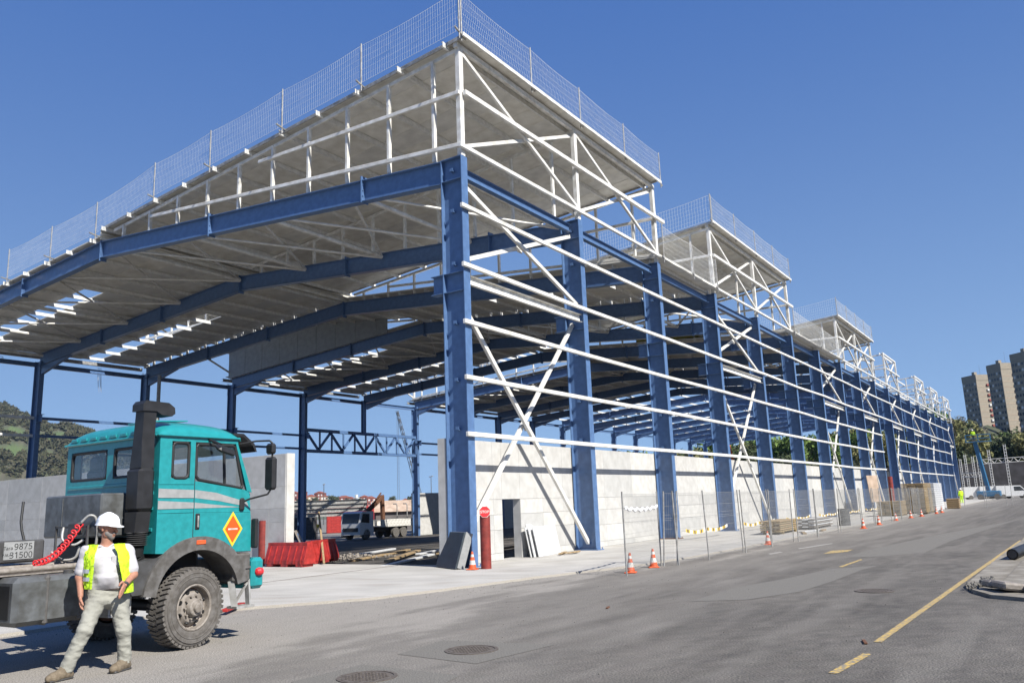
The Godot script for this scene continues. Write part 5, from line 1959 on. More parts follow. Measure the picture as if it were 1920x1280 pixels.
func small_person(p: Vector3, turn: float, label: String, legs: Material, vest: bool) -> void:
	var t := thing("person", label, "person", p, "", turn)
	var V := func(x, y, z): return Vector3(x, y, z)
	var body := [
		[V.call(-0.1, 0.93, 0), V.call(-0.11, 0.5, 0.02), 0.085, 0.06], [V.call(-0.11, 0.5, 0.02), V.call(-0.12, 0.09, -0.02), 0.058, 0.042], [V.call(-0.12, 0.05, -0.02), V.call(-0.13, 0.04, 0.14), 0.045, 0.04],
		[V.call(0.1, 0.93, 0), V.call(0.11, 0.5, 0.03), 0.085, 0.06], [V.call(0.11, 0.5, 0.03), V.call(0.12, 0.09, 0.0), 0.058, 0.042], [V.call(0.12, 0.05, 0), V.call(0.13, 0.04, 0.16), 0.045, 0.04],
		[V.call(-0.07, 0.98, 0), V.call(0.07, 0.98, 0), 0.12, 0.12], [V.call(-0.09, 1.2, 0.01), V.call(0.09, 1.2, 0.01), 0.12, 0.12], [V.call(-0.12, 1.38, 0), V.call(0.12, 1.38, 0), 0.095, 0.095],
		[V.call(0, 1.45, 0), V.call(0, 1.56, 0.01), 0.055, 0.055], [V.call(0, 1.6, 0.01), V.call(0, 1.68, 0.0), 0.085, 0.098],
		[V.call(-0.2, 1.4, 0), V.call(-0.27, 1.14, 0.02), 0.055, 0.043], [V.call(-0.27, 1.14, 0.02), V.call(-0.26, 0.9, 0.1), 0.041, 0.03], [V.call(-0.26, 0.88, 0.11), V.call(-0.25, 0.78, 0.14), 0.032, 0.02],
		[V.call(0.2, 1.4, 0), V.call(0.27, 1.14, 0.02), 0.055, 0.043], [V.call(0.27, 1.14, 0.02), V.call(0.26, 0.9, 0.1), 0.041, 0.03], [V.call(0.26, 0.88, 0.11), V.call(0.25, 0.78, 0.14), 0.032, 0.02]]
	var b := MB.new()
	capsules(b, body, 0.024, 0.04)
	part(t, "body", b, M.skin)
	b = MB.new()
	var tr := []
	for i in [0, 1, 3, 4, 6]:
		tr.append([body[i][0], body[i][1], body[i][2] + 0.014, body[i][3] + 0.014])
	capsules(b, tr, 0.024, 0.04, 0.0, 1.0, 0.07)
	part(t, "trousers", b, legs)
	b = MB.new()
	var sh := []
	for i in [6, 7, 8, 11, 14] + ([12, 15] if vest else []):
		sh.append([body[i][0], body[i][1], body[i][2] + 0.02, body[i][3] + 0.02])
	capsules(b, sh, 0.024, 0.05, 0.0, 1.0, 0.9)
	part(t, "jacket", b, M.hivis)
	b = MB.new()
	b.lathe(at(0, 1.68, 0), [Vector2(0.13, 0.0), Vector2(0.125, 0.03), Vector2(0.115, 0.08), Vector2(0.08, 0.12), Vector2(0.0, 0.14)], 14)
	part(t, "helmet", b, M.helmet)

func build_walker() -> void:
	# joints read off the photograph: (px, py, metres towards the camera)
	var foot := P(228, 1257, ROAD)
	var base := Vector3(foot.x, ROAD, foot.z)
	var t := thing("person", "person in white hard hat and yellow vest striding past the teal truck", "person", base)
	var toc := Vector3(cam_pos.x - base.x, 0, cam_pos.z - base.z)
	var dist := toc.length()
	toc = toc.normalized()
	var J := func(px: float, py: float, w: float) -> Vector3:
		# the point on the upright plane through the man (moved w towards the camera) seen at this pixel
		var d := ray(px, py)
		var s := (dist - w) / (-(d.x * toc.x + d.z * toc.z))
		return cam_pos + d * s - base
	var right := Vector3.UP.cross(toc).normalized()      # to the right in the picture
	var head: Vector3 = J.call(201, 990, 0.02)
	var chin: Vector3 = J.call(203, 1012, 0.05)
	var neck: Vector3 = J.call(199, 1022, 0.0)
	var sl: Vector3 = J.call(164, 1035, 0.02); var sr: Vector3 = J.call(236, 1034, 0.0)
	var el: Vector3 = J.call(149, 1081, 0.04); var er: Vector3 = J.call(249, 1077, 0.1)
	var wl: Vector3 = J.call(150, 1118, 0.12); var wr: Vector3 = J.call(233, 1097, 0.3)
	var hl: Vector3 = J.call(184, 1118, 0.03); var hr: Vector3 = J.call(219, 1118, -0.02)
	var kl: Vector3 = J.call(158, 1181, 0.2); var kr: Vector3 = J.call(231, 1180, 0.05)
	var al: Vector3 = J.call(123, 1247, 0.2); var ar: Vector3 = J.call(233, 1240, -0.02)
	al.y = 0.105; ar.y = 0.105
	var tl := al + (-right * 0.75 + toc * 0.66).normalized() * 0.15 + Vector3(0, -0.055, 0)
	var tr := ar + (-right * 0.6 + toc * 0.8).normalized() * 0.15 + Vector3(0, -0.06, 0)
	var waist: Vector3 = J.call(201, 1095, 0.02); var chest: Vector3 = J.call(200, 1052, 0.02); var belly: Vector3 = J.call(200, 1080, 0.09)
	var face := (right * 0.8 + toc * 0.55 + Vector3(0, -0.08, 0)).normalized()
	var ear := face.cross(Vector3.UP).normalized()
	# continuous body
	var body := [
		[hl, kl, 0.1, 0.065], [kl, al, 0.065, 0.045], [hr, kr, 0.1, 0.065], [kr, ar, 0.065, 0.045], [al, tl, 0.042, 0.035], [ar, tr, 0.042, 0.035],
		[hl, hr, 0.12, 0.12], [waist - right * 0.09, waist + right * 0.09, 0.13, 0.13], [chest - right * 0.1, chest + right * 0.1, 0.13, 0.13], [belly, belly + Vector3(0, 0.04, 0), 0.14, 0.12],
		[sl, sr, 0.075, 0.075], [neck - Vector3(0, 0.05, 0), head - Vector3(0, 0.05, 0), 0.062, 0.06],
		[sl, el, 0.058, 0.046], [el, wl, 0.046, 0.031], [sr, er, 0.058, 0.046], [er, wr, 0.046, 0.031]]
	var b := MB.new()
	capsules(b, body, 0.018, 0.04)
	# head on a finer grid
	var hb := [
		[head + Vector3(0, 0.035, 0) - face * 0.015, head + Vector3(0, 0.02, 0) + face * 0.02, 0.092, 0.085],
		[head - Vector3(0, 0.03, 0) + face * 0.03, head - Vector3(0, 0.085, 0) + face * 0.055, 0.066, 0.042],
		[head - Vector3(0, 0.075, 0) + face * 0.02 - ear * 0.035, head - Vector3(0, 0.075, 0) + face * 0.02 + ear * 0.035, 0.038, 0.038],
		[head - Vector3(0, 0.06, 0), neck, 0.056, 0.06],
		[head + Vector3(0, 0.008, 0) + face * 0.1, head - Vector3(0, 0.03, 0) + face * 0.122, 0.011, 0.017],
		[head + Vector3(0, 0.026, 0) + face * 0.092 - ear * 0.035, head + Vector3(0, 0.026, 0) + face * 0.092 + ear * 0.035, 0.014, 0.014],
		[head - Vector3(0, 0.065, 0) + face * 0.098 - ear * 0.016, head - Vector3(0, 0.065, 0) + face * 0.098 + ear * 0.016, 0.011, 0.011],
		[head + ear * 0.088 + Vector3(0, 0.015, 0), head + ear * 0.09 - Vector3(0, 0.025, 0), 0.015, 0.012],
		[head - ear * 0.088 + Vector3(0, 0.015, 0), head - ear * 0.09 - Vector3(0, 0.025, 0), 0.015, 0.012]]
	capsules(b, hb, 0.0075, 0.014)
	# hands
	var fl := (wl - el).normalized()
	capsules(b, hand_bones(wl, (fl + Vector3(0, -0.4, 0) + toc * 0.2).normalized(), (right + toc * 0.1).normalized(), toc, 0.35), 0.0065, 0.008)
	var fr := (wr - er).normalized()
	capsules(b, hand_bones(wr, (fr + Vector3(0, -0.35, 0)).normalized(), -toc, Vector3.UP, 0.3), 0.0065, 0.008)
	part(t, "body", b, M.skin)
	# eyes and beard
	var e := MB.new()
	for s in [-1.0, 1.0]:
		e.lathe(Transform3D(Basis(), head + face * 0.088 + ear * 0.033 * s + Vector3(0, 0.008, 0)), [Vector2(0, -0.011), Vector2(0.01, -0.006), Vector2(0.011, 0.0), Vector2(0.01, 0.006), Vector2(0, 0.011)], 10)
	part(t, "eye", e, M.hair)
	b = MB.new()
	capsules(b, [[head - Vector3(0, 0.075, 0) + face * 0.06, head - Vector3(0, 0.1, 0) + face * 0.062, 0.04, 0.033], [head - Vector3(0, 0.06, 0) + face * 0.035 - ear * 0.043, head - Vector3(0, 0.085, 0) + face * 0.05 - ear * 0.02, 0.035, 0.033], [head - Vector3(0, 0.06, 0) + face * 0.035 + ear * 0.043, head - Vector3(0, 0.085, 0) + face * 0.05 + ear * 0.02, 0.035, 0.033], [head - Vector3(0, 0.052, 0) + face * 0.102 - ear * 0.022, head - Vector3(0, 0.052, 0) + face * 0.102 + ear * 0.022, 0.011, 0.011]], 0.008, 0.012, 0.003, 60.0)
	part(t, "beard", b, M.beard)
	b = MB.new()
	capsules(b, [[head + Vector3(0, 0.02, 0) - face * 0.03, head + Vector3(0, 0.0, 0) - face * 0.045, 0.092, 0.075]], 0.012, 0.01)
	part(t, "hair", b, M.hair)
	# trousers
	b = MB.new()
	var shin_l := al.lerp(kl, 0.02); var shin_r := ar.lerp(kr, 0.02)
	capsules(b, [[hl + Vector3(0, 0.02, 0), kl, 0.118, 0.08], [kl, shin_l, 0.08, 0.074], [hr + Vector3(0, 0.02, 0), kr, 0.118, 0.08], [kr, shin_r, 0.08, 0.074], [hl, hr, 0.135, 0.135], [waist - right * 0.09, waist + right * 0.09, 0.132, 0.132]], 0.013, 0.045, 0.014, 11.0, 0.07, waist.y + 0.03)
	part(t, "trousers", b, M.trousers)
	# shirt with short sleeves
	b = MB.new()
	var sel := sl.lerp(el, 0.78); var ser := sr.lerp(er, 0.78)
	capsules(b, [[waist - right * 0.09, waist + right * 0.09, 0.142, 0.142], [chest - right * 0.1, chest + right * 0.1, 0.138, 0.138], [belly, belly + Vector3(0, 0.04, 0), 0.155, 0.13], [sl + right * 0.01, sr - right * 0.01, 0.088, 0.088], [sl, sel, 0.083, 0.078], [sr, ser, 0.083, 0.078]], 0.0145, 0.045, 0.008, 8.0, waist.y - 0.05, neck.y + 0.01)
	var shirt := part(t, "shirt", b, M.shirt)
	b = MB.new()
	for s in [-1.0, 1.0]:
		b.cbox(Transform3D(Basis(toc, 0.5 * s).rotated(right, 0.5), neck + right * 0.05 * s + toc * 0.065 + Vector3(0, -0.015, 0)), Vector3(0.085, 0.035, 0.02), 0.008)
	part(shirt, "collar", b, M.shirt)
	b = MB.new()
	b.cb(Vector3(-0.05, -0.055, -0.004), Vector3(0.05, 0.055, 0.004), 0.003)
	part(shirt, "pocket", b, M.shirt, Transform3D(Basis(right, Vector3.UP, toc), chest + right * 0.1 + toc * 0.142 + Vector3(0, 0.01, 0)))
	# open vest: a shell over shoulders and flanks, left open at the front
	b = MB.new()
	var rows := 26; var cols := 30
	var grid := []
	for side in [-1.0, 1.0]:
		grid.clear()
		for i in rows + 1:
			var f := float(i) / rows
			var y := lerpf(neck.y + 0.015, waist.y - (0.1 if side > 0 else 0.03), f)
			var c := neck.lerp(waist, clampf((neck.y - y) / (neck.y - waist.y), 0, 1))
			var wide := lerpf(0.2, 0.252, smoothstep(0.0, 0.2, f)) + (0.03 * f if side > 0 else 0.0)
			var deep := lerpf(0.15, 0.235, smoothstep(0.0, 0.4, f))
			var line := []
			for k in cols + 1:
				var g := float(k) / cols
				# from the open front edge round the flank to the back
				var a := lerpf(deg_to_rad(66.0 - 16.0 * f), deg_to_rad(-92.0), g)
				var wob := 0.008 * noise.get_noise_2d(g * 9.0 + side * 5.0, f * 6.0)
				line.append(c + right * side * (cos(a) * wide + wob) + toc * (sin(a) * deep + 0.02 + wob + (0.03 * f * maxf(sin(a), 0.0))) + Vector3(0, y - c.y, 0))
			grid.append(line)
		for i in rows:
			for k in cols:
				var p0: Vector3 = grid[i][k]; var p1: Vector3 = grid[i + 1][k]; var p2: Vector3 = grid[i + 1][k + 1]; var p3: Vector3 = grid[i][k + 1]
				# arm hole
				var mid := (p0 + p2) * 0.5
				var sh: Vector3 = (sl if side < 0 else sr) + right * side * 0.05
				if mid.distance_to(sh - Vector3(0, 0.07, 0)) < 0.085 and float(i) / rows > 0.04:
					continue
				var nn := (p1 - p0).cross(p3 - p0).normalized()
				var outw := (mid - chest) * Vector3(1, 0, 1)
				if nn.dot(outw) < 0:
					nn = -nn
				b.squad(p0, p1, p2, p3, nn, nn, nn, nn)
				b.squad(p0 - nn * 0.004, p1 - nn * 0.004, p2 - nn * 0.004, p3 - nn * 0.004, -nn, -nn, -nn, -nn)
	var vest := part(t, "vest", b, M.hivis)
	b = MB.new()
	for q in [0.62, 0.82]:
		for k in 10:
			var a0 := lerpf(deg_to_rad(46), deg_to_rad(-90), k / 10.0); var a1 := lerpf(deg_to_rad(46), deg_to_rad(-90), (k + 1) / 10.0)
			var y := lerpf(neck.y, waist.y, q)
			var c := neck.lerp(waist, q)
			var p0 := Vector3(c.x, y, c.z) + right * -1.0 * cos(a0) * 0.262 + toc * (sin(a0) * 0.245 + 0.035)
			var p1 := Vector3(c.x, y, c.z) + right * -1.0 * cos(a1) * 0.262 + toc * (sin(a1) * 0.245 + 0.035)
			b.quad(p0 - Vector3(0, 0.022, 0), p1 - Vector3(0, 0.022, 0), p1 + Vector3(0, 0.022, 0), p0 + Vector3(0, 0.022, 0), p0 - c)
	part(vest, "reflective_band", b, M.tape_silver)
	# belt, watch
	b = MB.new()
	capsules(b, [[waist - right * 0.09 - Vector3(0, 0.045, 0), waist + right * 0.09 - Vector3(0, 0.045, 0), 0.137, 0.137]], 0.015, 0.02, 0.0, 1.0, waist.y - 0.065, waist.y - 0.03)
	part(t, "belt", b, M.hair)
	b = MB.new()
	var wd := (wr - er).normalized()
	b.cyl(wr - wd * 0.03, wr + wd * 0.002, 0.037, 0.036, 14)
	part(t, "watch", b, M.dark_grey)
	# boots
	for q in [[al, tl, kl], [ar, tr, kr]]:
		b = MB.new()
		var a: Vector3 = q[0]; var toe: Vector3 = q[1]
		var dirn := ((toe - a) * Vector3(1, 0, 1)).normalized()
		var heel := a - dirn * 0.05 - Vector3(0, a.y - 0.045, 0)
		var ball := a + dirn * 0.15 - Vector3(0, a.y - 0.045, 0)
		capsules(b, [[a + Vector3(0, 0.03, 0), a - Vector3(0, 0.03, 0), 0.055, 0.058], [heel, ball, 0.046, 0.05], [ball, ball + dirn * 0.05, 0.05, 0.042], [a, ball, 0.058, 0.045]], 0.011, 0.03, 0.005, 40.0, 0.0)
		var boot := part(t, "boot", b, M.boot)
		b = MB.new()
		b.cbox(Transform3D(Basis(dirn.cross(Vector3.UP), Vector3.UP, -dirn), a + dirn * 0.07 - Vector3(0, a.y - 0.013, 0)), Vector3(0.1, 0.026, 0.29), 0.01)
		part(boot, "sole", b, M.dark_grey)
	# helmet: dome, brim and ridge
	b = MB.new()
	var tilt := Basis(ear, -0.06)
	var hx := Transform3D(tilt * Basis(ear, Vector3.UP, -face).orthonormalized(), head + Vector3(0, 0.035, 0))
	var sq := Transform3D(hx.basis * Basis.from_scale(Vector3(0.95, 1.0, 1.12)), hx.origin)
	b.lathe(sq, [Vector2(0.122, 0.0), Vector2(0.126, 0.012), Vector2(0.121, 0.03), Vector2(0.116, 0.065), Vector2(0.1, 0.1), Vector2(0.072, 0.125), Vector2(0.036, 0.138), Vector2(0.0, 0.141)], 30)
	b.lathe(sq, [Vector2(0.1, 0.006), Vector2(0.124, 0.003), Vector2(0.131, -0.002), Vector2(0.131, 0.004), Vector2(0.122, 0.014)], 30)
	var helmet := part(t, "helmet", b, M.helmet)
	b = MB.new()
	var pk := PackedVector2Array()
	for k in 13:
		var a := lerpf(-0.95, 0.95, k / 12.0)
		pk.append(Vector2(sin(a) * 0.125, cos(a) * 0.2))
	for k in 13:
		var a := lerpf(0.95, -0.95, k / 12.0)
		pk.append(Vector2(sin(a) * 0.12, cos(a) * 0.125))
	b.prism(pk, hx * Transform3D(Basis(Vector3(1, 0, 0), Vector3(0, -0.12, -1).normalized(), Vector3(0, 1, -0.12).normalized()), Vector3(0, 0.004, 0)), 0.007)
	part(helmet, "peak", b, M.helmet)
	b = MB.new()
	for k in 12:
		var a0 := lerpf(-1.2, 1.2, k / 12.0); var a1 := lerpf(-1.2, 1.2, (k + 1) / 12.0)
		b.cyl(sq * Vector3(0, cos(a0) * 0.142, sin(a0) * 0.118), sq * Vector3(0, cos(a1) * 0.142, sin(a1) * 0.118), 0.012, 0.012, 8)
	part(helmet, "ridge", b, M.helmet)

# ---------- things lying and standing on the site ----------
var cone0: Node3D
const ORD := ["first", "second", "third", "fourth", "fifth", "sixth", "seventh", "eighth", "ninth", "tenth", "eleventh", "twelfth"]

func cone(p: Vector3, label: String, turn := 0.0, s := 1.0) -> void:
	if cone0 == null:
		cone0 = thing("traffic_cone", label, "traffic cone", p, "", turn)
		var b := MB.new()
		b.cb(Vector3(-0.14, 0, -0.14), Vector3(0.14, 0.03, 0.14), 0.012)
		part(cone0, "base", b, M.orange)
		b = MB.new()
		b.lathe(Transform3D(), [Vector2(0.115, 0.03), Vector2(0.105, 0.045), Vector2(0.088, 0.14)], 20)
		b.lathe(Transform3D(), [Vector2(0.067, 0.25), Vector2(0.05, 0.34)], 20)
		b.lathe(Transform3D(), [Vector2(0.037, 0.41), Vector2(0.026, 0.47), Vector2(0.022, 0.48), Vector2(0.0, 0.48)], 20)
		part(cone0, "body", b, M.orange)
		for q in [[0.088, 0.14, 0.067, 0.25], [0.05, 0.34, 0.037, 0.41]]:
			b = MB.new()
			b.lathe(Transform3D(), [Vector2(q[0], q[1]), Vector2(q[2], q[3])], 20)
			part(cone0, "white_band", b, M.paint_white)
		cone0.scale = Vector3.ONE * s
	else:
		var c := copy_of(cone0, p, turn, label)
		c.scale = Vector3.ONE * s

func fence_panel(a: Vector3, c: Vector3, h: float, label: String, lean := 0.0) -> void:
	var d := (c - a)
	d.y = 0
	var l := d.length()
	var t := thing("mesh_fence_panel", label, "fence", a, "wire mesh fence panels along the road", atan2(-d.z, d.x))
	t.rotation.x = 0.0
	var near := a.distance_to(cam_pos) < 45.0
	for x in [0.0, l - 0.03]:
		var b := MB.new()
		b.cyl(Vector3(x + 0.02, 0, 0), Vector3(x + 0.02 + lean, h, 0), 0.021, 0.021, 8)
		part(t, "post", b, M.galv)
	var w := MB.new()
	var step := 0.055 if near else 0.14
	var n := int((l - 0.08) / step)
	for k in n:
		var x := 0.05 + k * step
		w.wire(Vector3(x + lean * 0.06, 0.12, 0), Vector3(x + lean, h - 0.06, 0), 0.0024 if near else 0.004)
	for y in [0.12, 0.35, 0.58, 0.72, 0.95, 1.18, 1.32, 1.55, h - 0.06]:
		w.wire(Vector3(0.03 + lean * y / h, y, 0), Vector3(l - 0.03 + lean * y / h, y, 0), 0.0028)
		if y in [0.58, 1.18]:
			w.wire(Vector3(0.03 + lean * y / h, y + 0.05, 0.025), Vector3(l - 0.03 + lean * y / h, y + 0.05, 0.025), 0.0028)
	var wm := part(t, "wire_mesh", w, M.darkwire)
	wm.set_meta("kind", "stuff")

func plank_stack(p: Vector3, turn: float, layers: int, l: float, w: float, label: String, m: Material, m2: Material) -> void:
	var t := thing("timber_stack", label, "timber", p, "", turn)
	for k in layers:
		for j in 3:
			var b := MB.new()
			var o := rng.randf_range(-0.04, 0.04)
			b.cb(Vector3(-l * 0.5 + o, k * 0.085 + 0.1, -w * 0.5 + j * w / 3.0), Vector3(l * 0.5 + o, k * 0.085 + 0.16, -w * 0.5 + (j + 0.92) * w / 3.0), 0.006)
			part(t, "board", b, m if (k + j) % 2 else m2)
	for x in [-0.35, 0.35]:
		var b := MB.new()
		b.cb(Vector3(x * l - 0.05, 0, -w * 0.5), Vector3(x * l + 0.05, 0.1, w * 0.5), 0.006)
		part(t, "bearer", b, m2)

func tape_run(pts: Array, label: String) -> void:
	var t := thing("barrier_tape", label, "tape", Vector3.ZERO, "striped barrier tapes along the columns")
	var b := MB.new()
	b.use_col = true
	var k := 0
	for i in pts.size() - 1:
		var a: Vector3 = pts[i]; var c: Vector3 = pts[i + 1]
		var n := int(a.distance_to(c) / 0.13)
		for j in n:
			var s0 := float(j) / n; var s1 := float(j + 1) / n
			var p := a.lerp(c, s0) + Vector3(0, -0.1 * sin(PI * s0), 0); var q := a.lerp(c, s1) + Vector3(0, -0.1 * sin(PI * s1), 0)
			var up := Vector3(0, 0.13, 0.0)
			b.col = [Color(0.7, 0.45, 0.05), Color(0.12, 0.09, 0.02), Color(0.7, 0.45, 0.05), Color(0.75, 0.73, 0.68), Color(0.75, 0.73, 0.68)][k % 5]
			b.quad(p, q, q + up, p + up, Vector3(0, 0, 1))
			k += 1
	part(t, "ribbon", b, M.ribbon)

func manhole(px: float, py: float, r: float, label: String) -> void:
	var p := P(px, py, ROAD)
	var t := thing("manhole_cover", label, "manhole cover", Vector3(p.x, ROAD, p.z))
	var b := MB.new()
	b.lathe(Transform3D(), [Vector2(r, 0.004), Vector2(r, 0.012), Vector2(r - 0.04, 0.012), Vector2(r - 0.04, 0.007)], 40)
	part(t, "frame", b, M.iron)
	b = MB.new()
	b.lathe(Transform3D(), [Vector2(r - 0.05, 0.005), Vector2(r - 0.05, 0.009), Vector2(0, 0.009)], 40)
	part(t, "lid", b, M.iron)
	b = MB.new()
	var n := 13
	for i in n:
		for k in n:
			var x := (i - n / 2) * (r * 2.0 / n); var z := (k - n / 2) * (r * 2.0 / n)
			if Vector2(x, z).length() < r - 0.08:
				b.bx(Vector3(x - 0.014, 0.009, z - 0.014), Vector3(x + 0.014, 0.0135, z + 0.014))
	var st := part(t, "tread", b, M.iron)
	st.set_meta("kind", "stuff")

func build_site_things() -> void:
	# red plastic barriers by the gateway
	var bar := func(p: Vector3, turn: float, label: String) -> void:
		var t := thing("water_barrier", label, "barrier", p, "", turn)
		var b := MB.new()
		var pr := PackedVector2Array([Vector2(-0.24, 0.09), Vector2(-0.24, 0.2), Vector2(-0.1, 0.66), Vector2(-0.1, 0.76), Vector2(0.1, 0.76), Vector2(0.1, 0.66), Vector2(0.24, 0.2), Vector2(0.24, 0.09)])
		b.prism(pr, Transform3D(Basis(Vector3(0, 0, 1), Vector3(0, 1, 0), Vector3(-1, 0, 0)), Vector3(0.93, 0, 0)), 1.86)
		part(t, "body", b, M.red)
		for k in 6:
			b = MB.new()
			b.prism(PackedVector2Array([Vector2(-0.265, 0.1), Vector2(-0.265, 0.21), Vector2(-0.125, 0.66), Vector2(0.125, 0.66), Vector2(0.265, 0.21), Vector2(0.265, 0.1)]), Transform3D(Basis(Vector3(0, 0, 1), Vector3(0, 1, 0), Vector3(-1, 0, 0)), Vector3(-0.74 + k * 0.31, 0, 0)), 0.06)
			part(t, "rib", b, M.red)
		for x in [-0.7, 0.0, 0.7]:
			b = MB.new()
			b.cb(Vector3(x - 0.16, 0, -0.24), Vector3(x + 0.16, 0.1, 0.24), 0.015)
			part(t, "foot", b, M.red)
		b = MB.new()
		b.cyl(Vector3(0.93, 0.5, 0), Vector3(0.98, 0.5, 0), 0.09, 0.09, 12)
		part(t, "coupling", b, M.red)
	bar.call(Vector3(-0.35, 0, -7.1), PI * 0.5, "red plastic water barrier standing before the end of the grey wall")
	bar.call(Vector3(1.3, 0, -7.4), 0.35, "red plastic water barrier standing inside the gateway behind another")
	# red posts and the stop sign
	for q in [[Vector3(-0.27, 0, 0.7), 1.42, "red steel post carrying a round stop sign by the first column"], [Vector3(-0.1, 0, -8.72), 1.47, "red steel post between the truck and the red barriers"]]:
		var t := thing("red_post", q[2], "post", q[0])
		var b := MB.new()
		b.cyl(Vector3.ZERO, Vector3(0, q[1], 0), 0.145, 0.145, 24)
		part(t, "shaft", b, M.red_post)
		b = MB.new()
		b.lathe(at(0, q[1], 0), [Vector2(0.146, -0.01), Vector2(0.146, 0.01), Vector2(0.0, 0.012)], 24)
		part(t, "cap", b, M.red_post)
	var sp := Vector3(-0.27, 1.53, 0.7)
	var sdir := Vector3(cam_pos.x - sp.x, 0, cam_pos.z - sp.z).normalized()
	sp += sdir * 0.16
	var sg := thing("stop_sign", "small red octagonal stop sign fixed on top of a red post", "sign", sp, "", atan2(sdir.x, sdir.z) + 0.15)
	var oct := PackedVector2Array()
	for k in 8:
		var a := TAU * (k + 0.5) / 8.0
		oct.append(Vector2(cos(a), sin(a)) * 0.165)
	var b := MB.new()
	b.prism(oct, at(0, 0, -0.006), 0.006)
	part(sg, "border", b, M.paint_white)
	b = MB.new()
	var o2 := PackedVector2Array()
	for v in oct:
		o2.append(v * 0.93)
	b.prism(o2, at(0, 0, 0.0005), 0.002)
	part(sg, "face", b, M.bright_red)
	part(sg, "lettering", text_mesh("STOP", 0.105, true), M.paint_white, at(0, 0, 0.004))
	# boards leaning on the first column
	var lean := func(p: Vector3, turn: float, tilt: float, w: float, h: float, th: float, m: Material, called: String, label: String, cat: String) -> void:
		var xf := Transform3D(Basis(Vector3.UP, turn) * Basis(Vector3.RIGHT, tilt), p)
		var bb := MB.new()
		bb.cb(Vector3(-w * 0.5, 0, -th * 0.5), Vector3(w * 0.5, h, th * 0.5), 0.006)
		single(called, label, cat, bb, m, xf)
	lean.call(Vector3(-0.36, 0.01, -0.64), -2.09, -0.3, 1.45, 1.02, 0.05, M.panel_dark, "roof_panel_offcut", "dark slate grey panel leaning against the first blue column", "panel")
	lean.call(Vector3(-0.36, 0.01, -0.64) + Vector3(0.87, 0, 0.5) * 0.15, -2.09, -0.3, 1.44, 1.0, 0.22, M.silver, "sheet_offcut", "thick pale panel leaning behind the dark slate panel at the first column", "panel")
	cone(P(886, 1068, 0.0), "faded traffic cone between the leaning dark panel and the red post", 0.2, 1.0)
	# white boards against the wall
	var lefts := [Vector2(3.95, -0.27), Vector2(3.84, -0.39), Vector2(3.81, -0.5), Vector2(3.79, -0.6)]
	var tags := ["front white board of the fan leaning on the wall by the doorway", "second white board of the fan leaning behind the front one", "third white board of the fan leaning behind the second", "rearmost and tallest white board of the fan by the doorway"]
	for i in 4:
		var rt := Vector2(6.2, -0.66 - 0.05 * i)
		var m2: Vector2 = (lefts[i] + rt) * 0.5
		var dv: Vector2 = rt - lefts[i]
		lean.call(Vector3(m2.x, 0.0, m2.y), atan2(-dv.y, dv.x), -0.2, dv.length() - (0.9 if i == 3 else 0.25), 0.97 + (0.1 if i == 3 else 0.0), 0.035, M.panel_white, "white_board", tags[i], "board")
	for q in [[5.3, -0.12, 0.35, 1.1], [5.9, 0.05, 0.2, 0.8], [5.6, -0.3, 0.5, 0.6], [6.2, -0.2, 0.1, 0.9], [5.5, 0.1, -0.2, 0.7]]:
		b = MB.new()
		b.cb(Vector3(-q[3] * 0.5, 0, -0.05), Vector3(q[3] * 0.5, 0.035, 0.05), 0.005)
		single("wood_offcut", "splintered wood offcut lying before the white boards", "wood", b, M.wood, Transform3D(Basis(Vector3.UP, q[2]), Vector3(q[0], 0.005 + 0.036 * (int(q[0] * 10) % 2), q[1])), "wood offcuts before the white boards")
	# wire mesh fence along the road
	fence_panel(Vector3(-1.17, ROAD, 5.38), Vector3(1.85, ROAD, 4.95), 1.95, "wire mesh fence panel tied with white tape nearest the gateway")
	fence_panel(Vector3(1.74, ROAD, 5.05), Vector3(2.0, ROAD, 5.35), 1.95, "narrow wire mesh panel folded beside the taped fence panel", 0.12)
	fence_panel(Vector3(1.98, ROAD, 5.38), Vector3(3.9, ROAD, 5.52), 1.95, "wire mesh fence panel beyond the two cones", -0.1)
	var xs := [3.92, 6.9, 10.1, 13.1, 16.4, 20.3, 25.7, 28.5, 31.0, 34.4, 37.5, 42.0, 46.0, 50.5, 55.0, 59.0]
	for i in xs.size() - 1:
		fence_panel(Vector3(xs[i], ROAD, 5.5 + 0.1 * (i % 2)), Vector3(xs[i + 1] - 0.05, ROAD, 5.55 - 0.05 * (i % 3)), 1.95, "wire mesh fence panel %s the %s blue column from the gateway" % ["just before" if i % 2 else "beside", ORD[clampi(int((xs[i] + 1.0) / BAY) + 1, 0, 11)]], -0.12 if i in [0, 1] else 0.03 * (i % 3))
	for q in [[64.5, 6.6], [67.0, 8.0], [69.5, 10.0]]:
		fence_panel(Vector3(q[0], ROAD, q[1]), Vector3(q[0] + 2.0, ROAD, q[1] + 1.6), 1.95, "wire mesh fence panel set across the end of the site", 0.1)
	b = MB.new()
	var last := Vector3(-1.1, 1.5, 5.41)
	for k in range(1, 22):
		var p := Vector3(lerpf(-1.1, 1.72, k / 21.0), 1.5 + 0.03 * sin(k * 1.9) - 0.05 * sin(PI * k / 21.0), lerpf(5.41, 5.0, k / 21.0))
		b.cbar(last, p, 0.04, 0.05 + 0.03 * absf(sin(k * 1.3)), 0.01)
		last = p
	single("plastic_tape", "crumpled white plastic tape tied along the first fence panel", "tape", b, M.bag)
